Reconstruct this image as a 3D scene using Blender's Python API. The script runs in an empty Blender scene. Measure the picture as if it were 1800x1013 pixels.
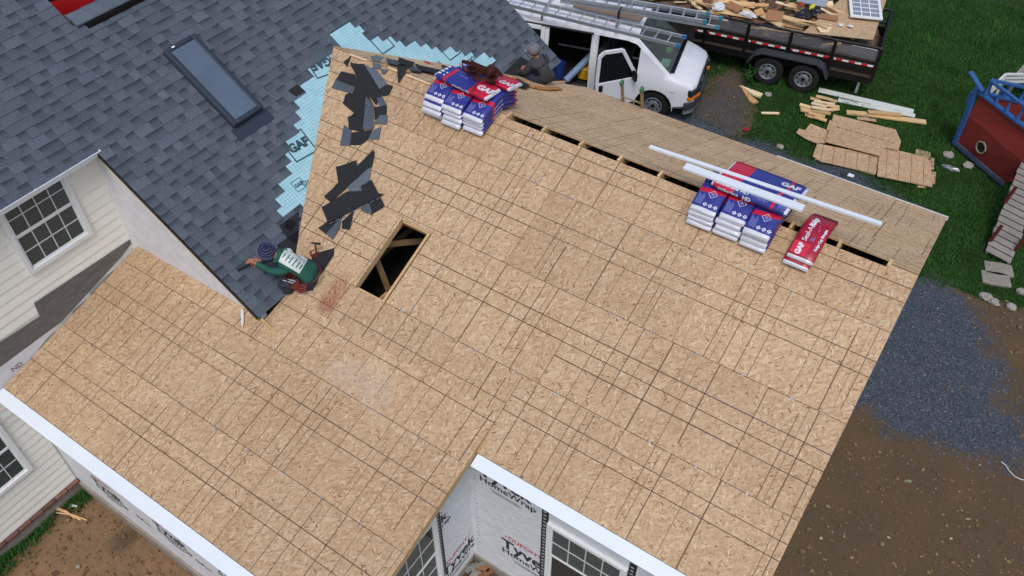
import bpy, bmesh, math, random
from mathutils import Vector as V, Matrix as M, noise
rnd = random.Random(11)
RD = math.radians
scene = bpy.context.scene
col = scene.collection

# ------------------------------------------------------------------ camera
ZR = 5.05                                   # height of the new ridge above the ground
CF, CYAW, CPIT, CROL = 1505.04, RD(-34.24), RD(46.05), RD(-0.28)
CPOS = V((0.6388, -8.5499, 7.1421 + ZR))
_f = V((math.sin(CYAW)*math.cos(CPIT), math.cos(CYAW)*math.cos(CPIT), -math.sin(CPIT)))
_r0 = V((math.cos(CYAW), -math.sin(CYAW), 0)); _u0 = _r0.cross(_f)
_r = math.cos(CROL)*_r0 + math.sin(CROL)*_u0
_u = -math.sin(CROL)*_r0 + math.cos(CROL)*_u0
cd = bpy.data.cameras.new('camera'); cd.sensor_width = 36.0; cd.lens = CF/1800*36
cd.clip_start = 0.1; cd.clip_end = 1500
cam = bpy.data.objects.new('camera', cd); col.objects.link(cam)
cm = M.Identity(4)
for i in range(3):
    cm[i][0], cm[i][1], cm[i][2], cm[i][3] = _r[i], _u[i], -_f[i], CPOS[i]
cam.matrix_world = cm
scene.camera = cam

# ------------------------------------------------------------------ light
SUN_EL, SUN_AZ = RD(60), RD(150)           # azimuth clockwise from +Y
w = bpy.data.worlds.new('World'); scene.world = w; w.use_nodes = True
nt = w.node_tree; nt.nodes.clear()
sky = nt.nodes.new('ShaderNodeTexSky'); sky.sky_type = 'NISHITA'; sky.sun_disc = False
sky.sun_elevation = SUN_EL; sky.sun_rotation = SUN_AZ; sky.altitude = 100
sky.air_density = 1.0; sky.dust_density = 3.5; sky.ozone_density = 1.2
bg = nt.nodes.new('ShaderNodeBackground'); bg.inputs[1].default_value = 0.13
wo = nt.nodes.new('ShaderNodeOutputWorld')
nt.links.new(sky.outputs[0], bg.inputs[0]); nt.links.new(bg.outputs[0], wo.inputs[0])
sl = bpy.data.lights.new('sun', 'SUN'); sl.energy = 1.15; sl.angle = RD(18); sl.color = (1.0, 0.975, 0.945)
so = bpy.data.objects.new('sun', sl); col.objects.link(so)
sd = V((math.sin(SUN_AZ)*math.cos(SUN_EL), math.cos(SUN_AZ)*math.cos(SUN_EL), math.sin(SUN_EL)))
so.rotation_euler = sd.to_track_quat('Z', 'Y').to_euler(); so.location = (0, 0, 30)
vs = scene.view_settings
vs.view_transform = 'Standard'; vs.look = 'None'; vs.gamma = 1; vs.exposure = 0.12; vs.use_curve_mapping = False
scene.render.resolution_x, scene.render.resolution_y = 1024, 576

# ------------------------------------------------------------------ helpers
def ray(x, y):
    return _f + (x-900)/CF*_r - (y-506.5)/CF*_u
def hit(x, y, n, p):
    n = V(n); d = ray(x, y); return CPOS + d*((V(p)-CPOS).dot(n)/d.dot(n))
def gz(x, y, z=0.0):                        # photo pixel -> point at height z
    return hit(x, y, (0, 0, 1), (0, 0, z))
def frame(o, e1, e2):
    e1 = V(e1).normalized(); e2 = V(e2).normalized(); n = e1.cross(e2); m = M.Identity(4)
    for i in range(3): m[i][0], m[i][1], m[i][2], m[i][3] = e1[i], e2[i], n[i], o[i]
    return m
def T(x=0, y=0, z=0): return M.Translation((x, y, z))
def RZ(a): return M.Rotation(a, 4, 'Z')
def RX(a): return M.Rotation(a, 4, 'X')
def RY(a): return M.Rotation(a, 4, 'Y')
WM = {}
def link(name, data, mw=None, parent=None):
    o = bpy.data.objects.new(name, data); col.objects.link(o)
    mw = mw.copy() if mw is not None else M.Identity(4)
    if parent is not None:
        o.parent = parent; o.matrix_parent_inverse = WM[parent].inverted()
    o.matrix_basis = mw; WM[o] = mw
    return o
def tag(o, label=None, cat=None, group=None, kind=None):
    if label: o['label'] = label
    if cat: o['category'] = cat
    if group: o['group'] = group
    if kind: o['kind'] = kind
    return o
def thing(name, label, cat, mw, group=None):
    if isinstance(mw, V) or isinstance(mw, tuple): mw = T(*mw)
    o = link(name, None, mw); o.empty_display_size = .1
    return tag(o, label, cat, group)
def copy_tree(o, mw, parent=None):
    c = o.copy(); col.objects.link(c)
    if parent is None: c.matrix_basis = mw; WM[c] = mw.copy()
    else: c.parent = parent; WM[c] = WM[o]
    for ch in o.children: copy_tree(ch, None, c)
    return c

class MB:
    def __init__(s): s.v = []; s.f = []; s.m = []; s.t = None
    def add(s, vs, fs, mi=0, tf=None):
        b = len(s.v)
        s.v += [(tf @ V(p)) if tf is not None else V(p) for p in vs]
        s.f += [[b+i for i in q] for q in fs]; s.m += [mi]*len(fs)
        return s
    def box(s, c, d, tf=None, mi=0):
        x, y, z = d[0]/2, d[1]/2, d[2]/2
        vs = [(c[0]+a*x, c[1]+b*y, c[2]+e*z) for a in (-1, 1) for b in (-1, 1) for e in (-1, 1)]
        return s.add(vs, [(0,1,3,2),(4,6,7,5),(0,4,5,1),(2,3,7,6),(0,2,6,4),(1,5,7,3)], mi, tf)
    def beam(s, a, b, w, h, up=(0, 0, 1), mi=0):   # bar from a to b, w across, h along up
        a, b = V(a), V(b); d = (b-a); L = d.length; d.normalize(); u = V(up)
        sd_ = d.cross(u)
        if sd_.length < 1e-5: sd_ = d.cross(V((1, 0, 0)))
        sd_.normalize(); u = sd_.cross(d)
        vs = [p+sd_*i*w/2+u*j*h/2 for p in (a, b) for i, j in ((-1,-1),(1,-1),(1,1),(-1,1))]
        return s.add(vs, [(0,1,2,3),(7,6,5,4),(0,4,5,1),(1,5,6,2),(2,6,7,3),(3,7,4,0)], mi)
    def prism(s, poly, z0, z1, tf=None, mi=0):      # poly counterclockwise in xy
        n = len(poly)
        vs = [(p[0], p[1], z0) for p in poly]+[(p[0], p[1], z1) for p in poly]
        fs = [list(range(n))[::-1], list(range(n, 2*n))]+[(i, (i+1) % n, n+(i+1) % n, n+i) for i in range(n)]
        return s.add(vs, fs, mi, tf)
    def sheet(s, pts, n, t, mi=0):                  # world polygon with thickness t under it, n = outward normal
        n = V(n).normalized(); k = len(pts); pts = [V(p) for p in pts]
        ar = sum(((pts[i]-pts[0]).cross(pts[(i+1) % k]-pts[0])).dot(n) for i in range(1, k))
        if ar < 0: pts = pts[::-1]
        vs = [p-n*t for p in pts]+pts
        fs = [list(range(k))[::-1], list(range(k, 2*k))]+[(i, (i+1) % k, k+(i+1) % k, k+i) for i in range(k)]
        return s.add(vs, fs, mi)
    def tube(s, pts, r, seg=8, mi=0, caps=True):
        pts = [V(p) for p in pts]; n = len(pts); rs = r if isinstance(r, (list, tuple)) else [r]*n
        prev = None; vs = []
        for i, p in enumerate(pts):
            d = (pts[min(i+1, n-1)]-pts[max(i-1, 0)]).normalized()
            if prev is None:
                a = d.orthogonal().normalized()
            else:
                a = prev-d*prev.dot(d); a = a.normalized() if a.length > 1e-6 else d.orthogonal().normalized()
            prev = a; b = d.cross(a)
            vs += [p+(a*math.cos(2*math.pi*k/seg)+b*math.sin(2*math.pi*k/seg))*rs[i] for k in range(seg)]
        fs = [(i*seg+k, i*seg+(k+1) % seg, (i+1)*seg+(k+1) % seg, (i+1)*seg+k) for i in range(n-1) for k in range(seg)]
        if caps: fs += [list(range(seg))[::-1], [(n-1)*seg+k for k in range(seg)]]
        return s.add(vs, fs, mi)
    def lathe(s, prof, seg=24, tf=None, mi=0):      # prof: (r, z) pairs, axis z
        n = len(prof); vs = [(r*math.cos(2*math.pi*k/seg), r*math.sin(2*math.pi*k/seg), z) for r, z in prof for k in range(seg)]
        fs = [(i*seg+k, i*seg+(k+1) % seg, (i+1)*seg+(k+1) % seg, (i+1)*seg+k) for i in range(n-1) for k in range(seg)]
        return s.add(vs, fs, mi, tf)
    def mesh(s, name, mats, bevel=0, smooth=None, merge=False):
        me = bpy.data.meshes.new(name); me.from_pydata([tuple(p) for p in s.v], [], s.f)
        for m_ in (mats if isinstance(mats, (list, tuple)) else [mats]): me.materials.append(m_)
        me.polygons.foreach_set('material_index', s.m)
        if bevel or merge:
            bm = bmesh.new(); bm.from_mesh(me)
            if merge: bmesh.ops.remove_doubles(bm, verts=bm.verts, dist=1e-5)
            bmesh.ops.recalc_face_normals(bm, faces=bm.faces)
            if bevel: bmesh.ops.bevel(bm, geom=bm.edges[:], offset=bevel, segments=1, affect='EDGES')
            bm.to_mesh(me); bm.free()
        if smooth is not None:
            me.polygons.foreach_set('use_smooth', [True]*len(me.polygons))
            me.set_sharp_from_angle(angle=RD(smooth))
        me.update()
        return me
    def build(s, name, mats, parent=None, mw=None, bevel=0, smooth=None, world=True, merge=False):
        """vertices are world coordinates unless mw given and world False"""
        if mw is not None and world:
            inv = mw.inverted(); s.v = [inv @ p for p in s.v]
        if mw is None:                              # give the object an origin of its own
            n = len(s.v); c = V((sum(p.x for p in s.v)/n, sum(p.y for p in s.v)/n, min(p.z for p in s.v)))
            s.v = [p-c for p in s.v]; mw = T(*c)
        return link(name, s.mesh(name, mats, bevel, smooth, merge), mw, parent)

def clip(poly, a, b, c):                            # keep a*x+b*y<=c
    out = []
    for i in range(len(poly)):
        p, q = poly[i], poly[(i+1) % len(poly)]
        dp, dq = a*p[0]+b*p[1]-c, a*q[0]+b*q[1]-c
        if dp <= 0: out.append(p)
        if (dp < 0 < dq) or (dq < 0 < dp):
            t = dp/(dp-dq); out.append((p[0]+t*(q[0]-p[0]), p[1]+t*(q[1]-p[1])))
    return out
def clip_to(poly, conv):                            # conv counterclockwise convex
    for i in range(len(conv)):
        p, q = conv[i], conv[(i+1) % len(conv)]
        dx, dy = q[0]-p[0], q[1]-p[1]
        poly = clip(poly, dy, -dx, dy*p[0]-dx*p[1])
        if len(poly) < 3: return []
    return poly
def rect(x0, y0, x1, y1): return [(x0, y0), (x1, y0), (x1, y1), (x0, y1)]

FONT = {}
def text_mesh(body, size, bold=0.0, shear=0.0, align='CENTER'):
    """flat lettering as (verts, faces) in xy"""
    key = (body, size, bold, shear, align)
    if key in FONT: return FONT[key]
    cu = bpy.data.curves.new('lettering', 'FONT'); cu.body = body; cu.size = size; cu.offset = bold; cu.shear = shear
    cu.align_x = align; cu.align_y = 'CENTER'; cu.resolution_u = 3
    o = bpy.data.objects.new('lettering', cu); col.objects.link(o)
    dg = bpy.context.evaluated_depsgraph_get(); me = bpy.data.meshes.new_from_object(o.evaluated_get(dg))
    r = ([tuple(v.co) for v in me.vertices], [tuple(p.vertices) for p in me.polygons])
    bpy.data.meshes.remove(me); bpy.data.objects.remove(o); bpy.data.curves.remove(cu)
    FONT[key] = r
    return r

# ------------------------------------------------------------------ materials
def srgb(r, g, b):
    f = lambda c: (c/255/12.92) if c/255 <= 0.04045 else ((c/255+0.055)/1.055)**2.4
    return (f(r), f(g), f(b), 1)
class NT:
    def __init__(s, name):
        s.mat = bpy.data.materials.new(name); s.mat.use_nodes = True; s.t = s.mat.node_tree
        s.b = s.t.nodes['Principled BSDF']; s.n = s.t.nodes
    def node(s, ty, **kw):
        n = s.n.new(ty)
        for k, v in kw.items(): setattr(n, k, v)
        return n
    def l(s, a, b): s.t.links.new(a, b)
    def math(s, op, a, b=None, c=None, clamp=False):
        n = s.node('ShaderNodeMath', operation=op, use_clamp=clamp)
        for i, x in enumerate((a, b, c)):
            if x is None: continue
            if isinstance(x, (int, float)): n.inputs[i].default_value = x
            else: s.l(x, n.inputs[i])
        return n.outputs[0]
    def mix(s, f, a, b, blend='MIX'):
        n = s.node('ShaderNodeMix', data_type='RGBA', blend_type=blend)
        for i, x in ((0, f), (6, a), (7, b)):
            if isinstance(x, (int, float)): n.inputs[i].default_value = x
            elif isinstance(x, tuple): n.inputs[i].default_value = x
            else: s.l(x, n.inputs[i])
        return n.outputs[2]
    def obj(s): return s.node('ShaderNodeTexCoord').outputs['Object']
    def rand(s): return s.node('ShaderNodeObjectInfo').outputs['Random']
    def mapping(s, vec, scale=(1, 1, 1), rot=(0, 0, 0), loc=(0, 0, 0)):
        n = s.node('ShaderNodeMapping'); s.l(vec, n.inputs[0])
        n.inputs['Scale'].default_value = scale; n.inputs['Rotation'].default_value = rot
        if isinstance(loc, tuple): n.inputs['Location'].default_value = loc
        else: s.l(loc, n.inputs['Location'])
        return n.outputs[0]
    def noise(s, vec, scale, detail=4, rough=.55, out=0):
        n = s.node('ShaderNodeTexNoise'); n.inputs['Scale'].default_value = scale
        n.inputs['Detail'].default_value = detail; n.inputs['Roughness'].default_value = rough
        if vec is not None: s.l(vec, n.inputs['Vector'])
        return n.outputs[out]
    def voro(s, vec, scale, feature='F1', out='Color'):
        n = s.node('ShaderNodeTexVoronoi', feature=feature); n.inputs['Scale'].default_value = scale
        if vec is not None: s.l(vec, n.inputs['Vector'])
        return n.outputs[out]
    def ramp(s, f, stops, interp='LINEAR'):
        n = s.node('ShaderNodeValToRGB'); n.color_ramp.interpolation = interp; e = n.color_ramp.elements
        while len(e) < len(stops): e.new(.5)
        for i, (p, c) in enumerate(stops):
            e[i].position = p; e[i].color = c if isinstance(c, tuple) else (c, c, c, 1)
        s.l(f, n.inputs[0]); return n.outputs[0]
    def bump(s, h, strength=.3, dist=.01):
        n = s.node('ShaderNodeBump'); n.inputs['Strength'].default_value = strength; n.inputs['Distance'].default_value = dist
        s.l(h, n.inputs['Height']); s.l(n.outputs[0], s.b.inputs['Normal'])
    def set(s, **kw):
        for k, x in kw.items():
            k = {'col': 'Base Color', 'rough': 'Roughness', 'metal': 'Metallic', 'spec': 'Specular IOR Level', 'coat': 'Coat Weight', 'trans': 'Transmission Weight', 'alpha': 'Alpha'}.get(k, k)
            if isinstance(x, (int, float, tuple)): s.b.inputs[k].default_value = x
            else: s.l(x, s.b.inputs[k])
        return s.mat
MATS = {}
def pm(name, c, rough=.65, var=.12, scale=6, bump=0, bscale=80, metal=0, spec=.4, objvar=0, coat=0, stretch=(1, 1, 1)):
    """plain procedural material: colour broken up by two noises, optional per object variation"""
    if name in MATS: return MATS[name]
    n = NT(name); o = n.obj()
    off = n.node('ShaderNodeVectorMath', operation='ADD'); n.l(o, off.inputs[0]); n.l(n.math('MULTIPLY', n.rand(), 37.0), off.inputs[1])
    vec = n.mapping(off.outputs[0], scale=stretch)
    f = n.math('ADD', n.math('MULTIPLY', n.noise(vec, scale, 6, .6), .7), n.math('MULTIPLY', n.noise(vec, scale*9, 3), .3))
    g = n.ramp(f, [(.3, 1-var), (.7, 1+var)])
    if objvar:
        g = n.mix(1.0, g, n.ramp(n.rand(), [(0, 1-objvar), (1, 1+objvar)]), 'MULTIPLY')
    n.set(col=n.mix(1.0, c, g, 'MULTIPLY'), metal=metal, spec=spec, coat=coat)
    n.set(rough=n.math('ADD', n.math('MULTIPLY', f, .25), rough-.12, clamp=True))
    if bump: n.bump(n.noise(vec, bscale, 4), bump, .01)
    MATS[name] = n.mat
    return n.mat

def osb_material(name, tint, reverse=False):
    n = NT(name); o = n.obj()
    off = n.node('ShaderNodeVectorMath', operation='ADD'); n.l(o, off.inputs[0]); n.l(n.math('MULTIPLY', n.rand(), 61.0), off.inputs[1])
    p = off.outputs[0]
    wv = n.node('ShaderNodeVectorMath', operation='MULTIPLY_ADD'); n.l(n.noise(p, 5, 2, out=1), wv.inputs[0]); wv.inputs[1].default_value = (.06, .06, 0); n.l(p, wv.inputs[2])
    p = wv.outputs[0]
    layers = []
    for a, sx, sy, sc in ((.2, .3, 1.1, 55), (1.25, .28, 1.0, 48), (-.7, .33, 1.1, 42), (2.2, .35, 1, 60)):
        layers.append(n.voro(n.mapping(n.mapping(p, rot=(0, 0, a)), scale=(sx, sy, 1)), sc))
    pick = n.noise(p, 17, 2)
    sep = [n.node('ShaderNodeSeparateColor') for _ in layers]
    for s_, l_ in zip(sep, layers): n.l(l_, s_.inputs[0])
    g1 = n.mix(n.ramp(pick, [(.44, 0), (.5, 1)]), sep[0].outputs[0], sep[1].outputs[0])
    g2 = n.mix(n.ramp(n.noise(p, 13, 2), [(.47, 0), (.53, 1)]), g1, sep[2].outputs[0])
    base = n.ramp(g2, [(0, srgb(*tint[0])), (.35, srgb(*tint[1])), (.75, srgb(*tint[2])), (1, srgb(*tint[3]))])
    fib = n.noise(n.mapping(p, scale=(8, 60, 1), rot=(0, 0, .3)), 3, 3)
    base = n.mix(.5, base, n.ramp(fib, [(.3, .86), (.7, 1.12)]), 'MULTIPLY')
    # sparse dark bark strands at two sizes
    for a, sc, th, cdk in ((.6, 34, .987, srgb(120, 74, 48)), (-.5, 46, .972, srgb(112, 80, 54)), (1.9, 58, .955, srgb(122, 92, 64)), (2.7, 70, .955, srgb(128, 100, 72)), (1.2, 36, .965, srgb(222, 204, 176))):
        v1 = n.node('ShaderNodeTexVoronoi'); n.l(n.mapping(n.mapping(p, rot=(0, 0, a)), scale=(.34, 1.6, 1)), v1.inputs['Vector']); v1.inputs['Scale'].default_value = sc
        sp = n.node('ShaderNodeSeparateColor'); n.l(v1.outputs['Color'], sp.inputs[0])
        m1 = n.math('GREATER_THAN', sp.outputs[0], th)
        m2 = n.math('LESS_THAN', v1.outputs['Distance'], .42)
        base = n.mix(n.math('MULTIPLY', n.math('MULTIPLY', m1, m2), .85), base, cdk)
    big = n.noise(p, .9, 3)
    base = n.mix(.55, base, n.ramp(big, [(.3, srgb(232, 222, 214)), (.7, srgb(255, 255, 255))]), 'MULTIPLY')
    base = n.mix(1.0, base, n.ramp(n.rand(), [(0, .93), (1, 1.05)]), 'MULTIPLY')
    n.set(col=base, rough=.72, spec=.25)
    n.bump(n.math('ADD', g2, fib), .25, .004)
    return n.mat
OSB = osb_material('osb_board', [(172, 144, 112), (189, 161, 128), (197, 170, 137), (210, 187, 156)])
OSBR = osb_material('osb_reverse', [(186, 156, 120), (206, 177, 140), (214, 186, 150), (224, 200, 168)])
PRINT = pm('osb_print', srgb(100, 83, 64), .8, .35, 40)
EDGE = pm('osb_edge', srgb(176, 140, 96), .8, .2, 30)
LUM = pm('framing_lumber', srgb(205, 172, 124), .7, .16, 5, .2, 60, objvar=.14, stretch=(1, 1, 1))
LUMD = pm('brown_board', srgb(168, 118, 76), .7, .2, 5, .2, 60, objvar=.15)
WHITE = pm('white_metal', srgb(222, 231, 238), .4, .03, 3, objvar=.02)
TRIMW = pm('white_vinyl', srgb(228, 230, 230), .5, .05, 3)
SIDING = pm('cream_vinyl_siding', srgb(238, 237, 228), .55, .05, 2, .1, 40, objvar=.03)
CONC = pm('concrete', srgb(142, 136, 126), .9, .22, 4, .4, 60)
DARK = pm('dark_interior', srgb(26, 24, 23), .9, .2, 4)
BLACK = pm('black_paint', srgb(13, 13, 15), .45, .25, 5, objvar=.1)
RUBBER = pm('rubber', srgb(25, 25, 27), .85, .2, 12)
STEEL = pm('galvanised_steel', srgb(176, 180, 184), .35, .1, 20, metal=.7)
ALU = pm('ladder_aluminium', srgb(178, 184, 190), .42, .1, 14, metal=.55)
def glass_mat(name, tint, rough=.05):
    n = NT(name); o = n.obj()
    n.set(col=n.mix(n.noise(o, 1.5, 3), tint, tuple([c*1.6 for c in tint[:3]]+[1])), rough=rough, spec=.45, metal=0.0)
    return n.mat
GLASS = glass_mat('window_glass', srgb(54, 65, 65))
GLASSD = glass_mat('dark_glass', srgb(16, 17, 20))
def clear_glass(name, tint, a):
    n = NT(name); tr = n.node('ShaderNodeBsdfTransparent'); tr.inputs[0].default_value = tint
    n.b.inputs['Base Color'].default_value = (.8, .9, .88, 1); n.b.inputs['Roughness'].default_value = .04; n.b.inputs['Specular IOR Level'].default_value = .8
    n.l(n.ramp(n.noise(n.obj(), 2, 2), [(0, .04), (1, .07)]), n.b.inputs['Roughness'])
    mx = n.node('ShaderNodeMixShader'); mx.inputs[0].default_value = a
    n.l(tr.outputs[0], mx.inputs[1]); n.l(n.b.outputs[0], mx.inputs[2]); n.l(mx.outputs[0], n.n['Material Output'].inputs[0])
    return n.mat
WSHIELD = clear_glass('windscreen_glass', (.36, .54, .5, 1), .10)
# ================================================================== new addition
AL, ALF, AW, AO = RD(22.37), RD(26.2), RD(14.84), RD(35.25)
XR, XH, XW = 0.6126, -9.233, -2.9425        # right rake, siding wall plane, right edge of the low wing roof
SA, ROW = 0.8369, 1.222
DN, EJ, SW = 4.3814, 3.8454, 0.7397
DF = 3.72/math.cos(ALF)
APX = -8.6094                               # where the new ridge dies into the old roof
JY, JZ = -EJ*math.cos(AL), ZR-EJ*math.sin(AL)
WE = SW+ROW+1.115                           # slope length of the wing roof
NEAR = frame((0, 0, ZR), (1, 0, 0), (0, math.cos(AL), math.sin(AL)))
FAR = frame((0, 0, ZR), (-1, 0, 0), (0, -math.cos(ALF), math.sin(ALF)))
WING = frame((0, JY, JZ), (1, 0, 0), (0, math.cos(AW), math.sin(AW)))
TAO = math.tan(AO)
OX0 = -6.55                                 # lower edge of the old roof
OZ0 = ZR-(OX0-APX)*TAO
OLD = frame((OX0, 0, OZ0), (0, 1, 0), (-math.cos(AO), 0, math.sin(AO)))
NN, NF, NW, NO = [F.col[2].to_3d() for F in (NEAR, FAR, WING, OLD)]
def on_near(x, y, h=0): return hit(x, y, NN, V((0, 0, ZR))+NN*h)
def on_far(x, y, h=0): return hit(x, y, NF, V((0, 0, ZR))+NF*h)
def on_wing(x, y, h=0): return hit(x, y, NW, V((0, JY, JZ))+NW*h)
def on_old(x, y, h=0): return hit(x, y, NO, V((OX0, 0, OZ0))+NO*h)

tx0 = on_near(955, 229).x
add = thing('house_addition', 'new house addition with bare board roof decking and wrapped walls', 'house', (-3, -1, 0))
deck_n = thing('main_roof', None, None, NEAR.copy()); deck_w = thing('wing_roof', None, None, WING.copy()); deck_f = thing('far_roof', None, None, FAR.copy())
for d_ in (deck_n, deck_w, deck_f):
    d_.parent = add; d_.matrix_parent_inverse = WM[add].inverted()

ACROSS = [(.406, 11), (.488, 7), (.61, 15), (.813, 11), (.975, 7), (1.219, 16), (1.463, 7), (1.626, 11), (1.829, 15), (1.951, 7), (2.032, 11)]
def osb_sheet(F, poly, x0, y0, parent, mat=OSB, w=2.438, h=1.219, t=.011, lines=1.0, name='osb_sheet', seed=None):
    r = random.Random(hash((round(x0, 2), round(y0, 2))) if seed is None else seed)
    poly = [(p[0]-x0, p[1]-y0) for p in poly]
    if len(poly) < 3: return None
    mb = MB(); n = len(poly)
    vs = [(p[0], p[1], -t) for p in poly]+[(p[0], p[1], 0) for p in poly]
    mb.add(vs, [list(range(n))[::-1], list(range(n, 2*n))])
    mb.add(vs, [(i, (i+1) % n, n+(i+1) % n, n+i) for i in range(n)], 1)
    def strip(a, b, c, d):
        q = clip_to(rect(a, b, c, d), poly)
        if len(q) >= 3: mb.add([(p[0], p[1], .0009) for p in q], [list(range(len(q)))], 2)
    ends = [(0.0, h), (.1, h), (0, h-.1), (.0, h)]
    for u, wd in ACROSS:
        if r.random() > .8*lines: continue
        e = r.choice(ends); j = r.uniform(-.01, .01); wd = wd*.001*r.uniform(.55, 1.05)
        if r.random() < .05: e = (e[0], h*.5)
        k = r.uniform(0, .05)
        strip(u+j, e[0]+k*(e[0] > 0), u+j+wd, e[1]-k*(e[1] < h))
    for v in ((.61, .813) if F is WING or r.random() < .3 else (.406, .61, .813)):
        wd = r.uniform(.009, .013)
        strip(0, v+r.uniform(-.003, .001), w, v+wd)
    return mb.build(name, [mat, EDGE, PRINT], parent, F @ T(x0, y0, 0), world=False)
def row(F, parent, s0, s1, butts, xa, xb, cl=None, sheet0=None, mat=OSB, lines=1.0, flip=False):
    """one course of sheets between slope distances s0 (upper) and s1 (lower)"""
    xs = [xa]+[b for b in butts if xa+.02 < b < xb-.02]+[xb]
    for a, b in zip(xs[:-1], xs[1:]):
        g = .0034
        poly = rect(a+g, -s1+g, b-g, -s0-g)
        for c in (cl or []): poly = clip(poly, *c)
        if len(poly) < 3: continue
        # full sheet the piece was cut from
        x0 = b-2.438 if (a == xa and len(xs) > 2) else a
        y0 = -s1 if sheet0 is None else sheet0
        osb_sheet(F, poly, x0, y0, parent, mat, lines=lines)
# valley cut on the near slope: y = -(x-APX)*TAO/tan(AL) ; slope distance s = -y/cos(AL);  keep x right of it
kv = TAO/math.tan(AL)/math.cos(AL)
vcut = [(-kv, -1.0, -kv*APX-.02)]             # -(kv)(x-APX) - y_local <= 0   (y_local=-s)
def bts(b, n=5): return [b+2.438*i for i in range(-n, n+1)]
SLOT = .068
XS0, XS1 = tx0-.6096*1-.0, .27                 # the vent slot runs between these
for s_, a_, b_ in ((.004, -8.7, XS0), (SLOT, XS0, XS1), (.004, XS1, XR)): row(NEAR, deck_n, s_, SA, bts(-2.75), a_, b_, vcut, sheet0=-SA)
row(NEAR, deck_n, SA, SA+ROW, bts(-3.99), -8.7, XR, vcut)
OPX0, OPX1, OPS0 = -5.70, -5.17, SA+ROW+.075
row(NEAR, deck_n, SA+ROW, SA+2*ROW, bts(-5.75), -8.7, OPX0, vcut)
row(NEAR, deck_n, SA+ROW, SA+2*ROW, bts(-2.745), OPX1, XR)
# strip of board left above the roof window opening
osb_sheet(NEAR, rect(OPX0+.003, -OPS0, OPX1-.003, -(SA+ROW)-.003), OPX0, -(SA+2*ROW), deck_n, lines=0)
row(NEAR, deck_n, SA+2*ROW, EJ+.02, bts(-6.4), -8.7, XW-.012, vcut, sheet0=-(SA+3*ROW))
row(NEAR, deck_n, SA+2*ROW, DN, bts(-1.525), XW-.012, XR)
# wing
yc = -3.98
s_top = (JY-yc)/math.cos(AW)                 # wing stops at the white wall left of the old roof corner
row(WING, deck_w, s_top, SW, bts(-8.1), XH+.03, OX0-.02, sheet0=-SW)
row(WING, deck_w, -.012, SW, bts(-4.9), OX0-.015, XW, sheet0=-SW)
row(WING, deck_w, SW, SW+ROW, bts(-4.475), XH+.03, XW)
row(WING, deck_w, SW+ROW, WE, bts(-5.05), XH+.03, XW, sheet0=-(SW+2*ROW))
# far slope (local x runs towards -X)
kf = TAO/math.tan(ALF)/math.cos(ALF)
fcut = [(kf, -1.0, -kf*APX-.02)]              # kf*(x_l)+... with x_l=-x :  -kf*(x-APX) - y <= 0
for s0, s1, b in ((SLOT, .9, 3.1), (.9, .9+ROW, 1.9), (.9+ROW, .9+2*ROW, 3.2), (.9+2*ROW, DF, 2.0)):
    if s1 <= s0: continue
    for s_, a_, b_ in (((.004, -XR, -XS1), (SLOT, -XS1, -XS0), (.004, -XS0, 8.7)) if s0 == SLOT else ((s0, -XR, 8.7),)): row(FAR, deck_f, s_, s1, bts(b), a_, b_, fcut, sheet0=-s1, mat=OSBR, lines=.85)
# metal panel clips in the near slope seams
CLIP = MB().box((0, 0, .002), (.022, .03, .004)).box((-.008, 0, .005), (.004, .03, .006)).box((.008, 0, .005), (.004, .03, .006)).mesh('panel_clip', STEEL)
for i, (k0, k1) in enumerate(((-9, 0), (-11, 0), (-9, 0))):
    for k in range(k0, k1+1):
        if i == 1 and k in (-9,): pass
        x = k*.6096+rnd.uniform(-.03, .03)
        if i == 2 and OPX0-.1 < x < OPX1+.05: continue
        link('panel_clip', CLIP, NEAR @ T(x, -(SA+i*ROW), .001), deck_n)
for s_, ks in ((SW, range(-13, -5)), (SW+ROW, range(-14, -5))):
    for k in ks:
        link('panel_clip', CLIP, WING @ T(k*.6096+.02+rnd.uniform(-.03, .03), -s_, .001), deck_w)
# white sheet metal along the eaves
def eave_trim(F, s, xa, xb, wdt, parent):
    mb = MB()
    y = -s-.003
    mb.box(((xa+xb)/2, y-wdt/2, -.004), (xb-xa, wdt, .006), F)
    mb.box(((xa+xb)/2, y-wdt+.009, -.027), (xb-xa, .012, .04), F)
    o = mb.build('eave_trim', WHITE, parent, bevel=.002)
    return o
eave_trim(NEAR, DN, XW+.01, XR-.01, .17, deck_n)
eave_trim(WING, WE, XH+.03, XW-.002, .175, deck_w)
def fascia(F, s, xa, xb, parent):
    MB().box(((xa+xb)/2, -s-.02, -.16), (xb-xa, .025, .16), F).build('fascia_board', LUMD, parent)
fascia(NEAR, DN, XW+.02, XR-.03, deck_n); fascia(WING, WE, XH+.05, XW-.03, deck_w); fascia(FAR, DF-.05, -XR+.03, 8.0-2.2, deck_f)
MB().box((.8, -DF-.004, .003), (2.85, .05, .005), FAR).box((.8, -DF-.028, -.03), (2.85, .006, .06), FAR).build('drip_edge', WHITE, deck_f)
# barge boards
b = MB().box((XR-.03, -DN/2, -.10), (.022, DN, .15), NEAR); b.build('barge_board', LUM, deck_n)
b = MB().box((-XR+.03, -DF/2, -.10), (.022, DF, .15), FAR); b.build('barge_board', LUM, deck_f)
b = MB().box((XW-.02, -WE/2, -.075), (.022, WE+.05, .12), WING); b.build('barge_board', LUM, deck_w)

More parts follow.
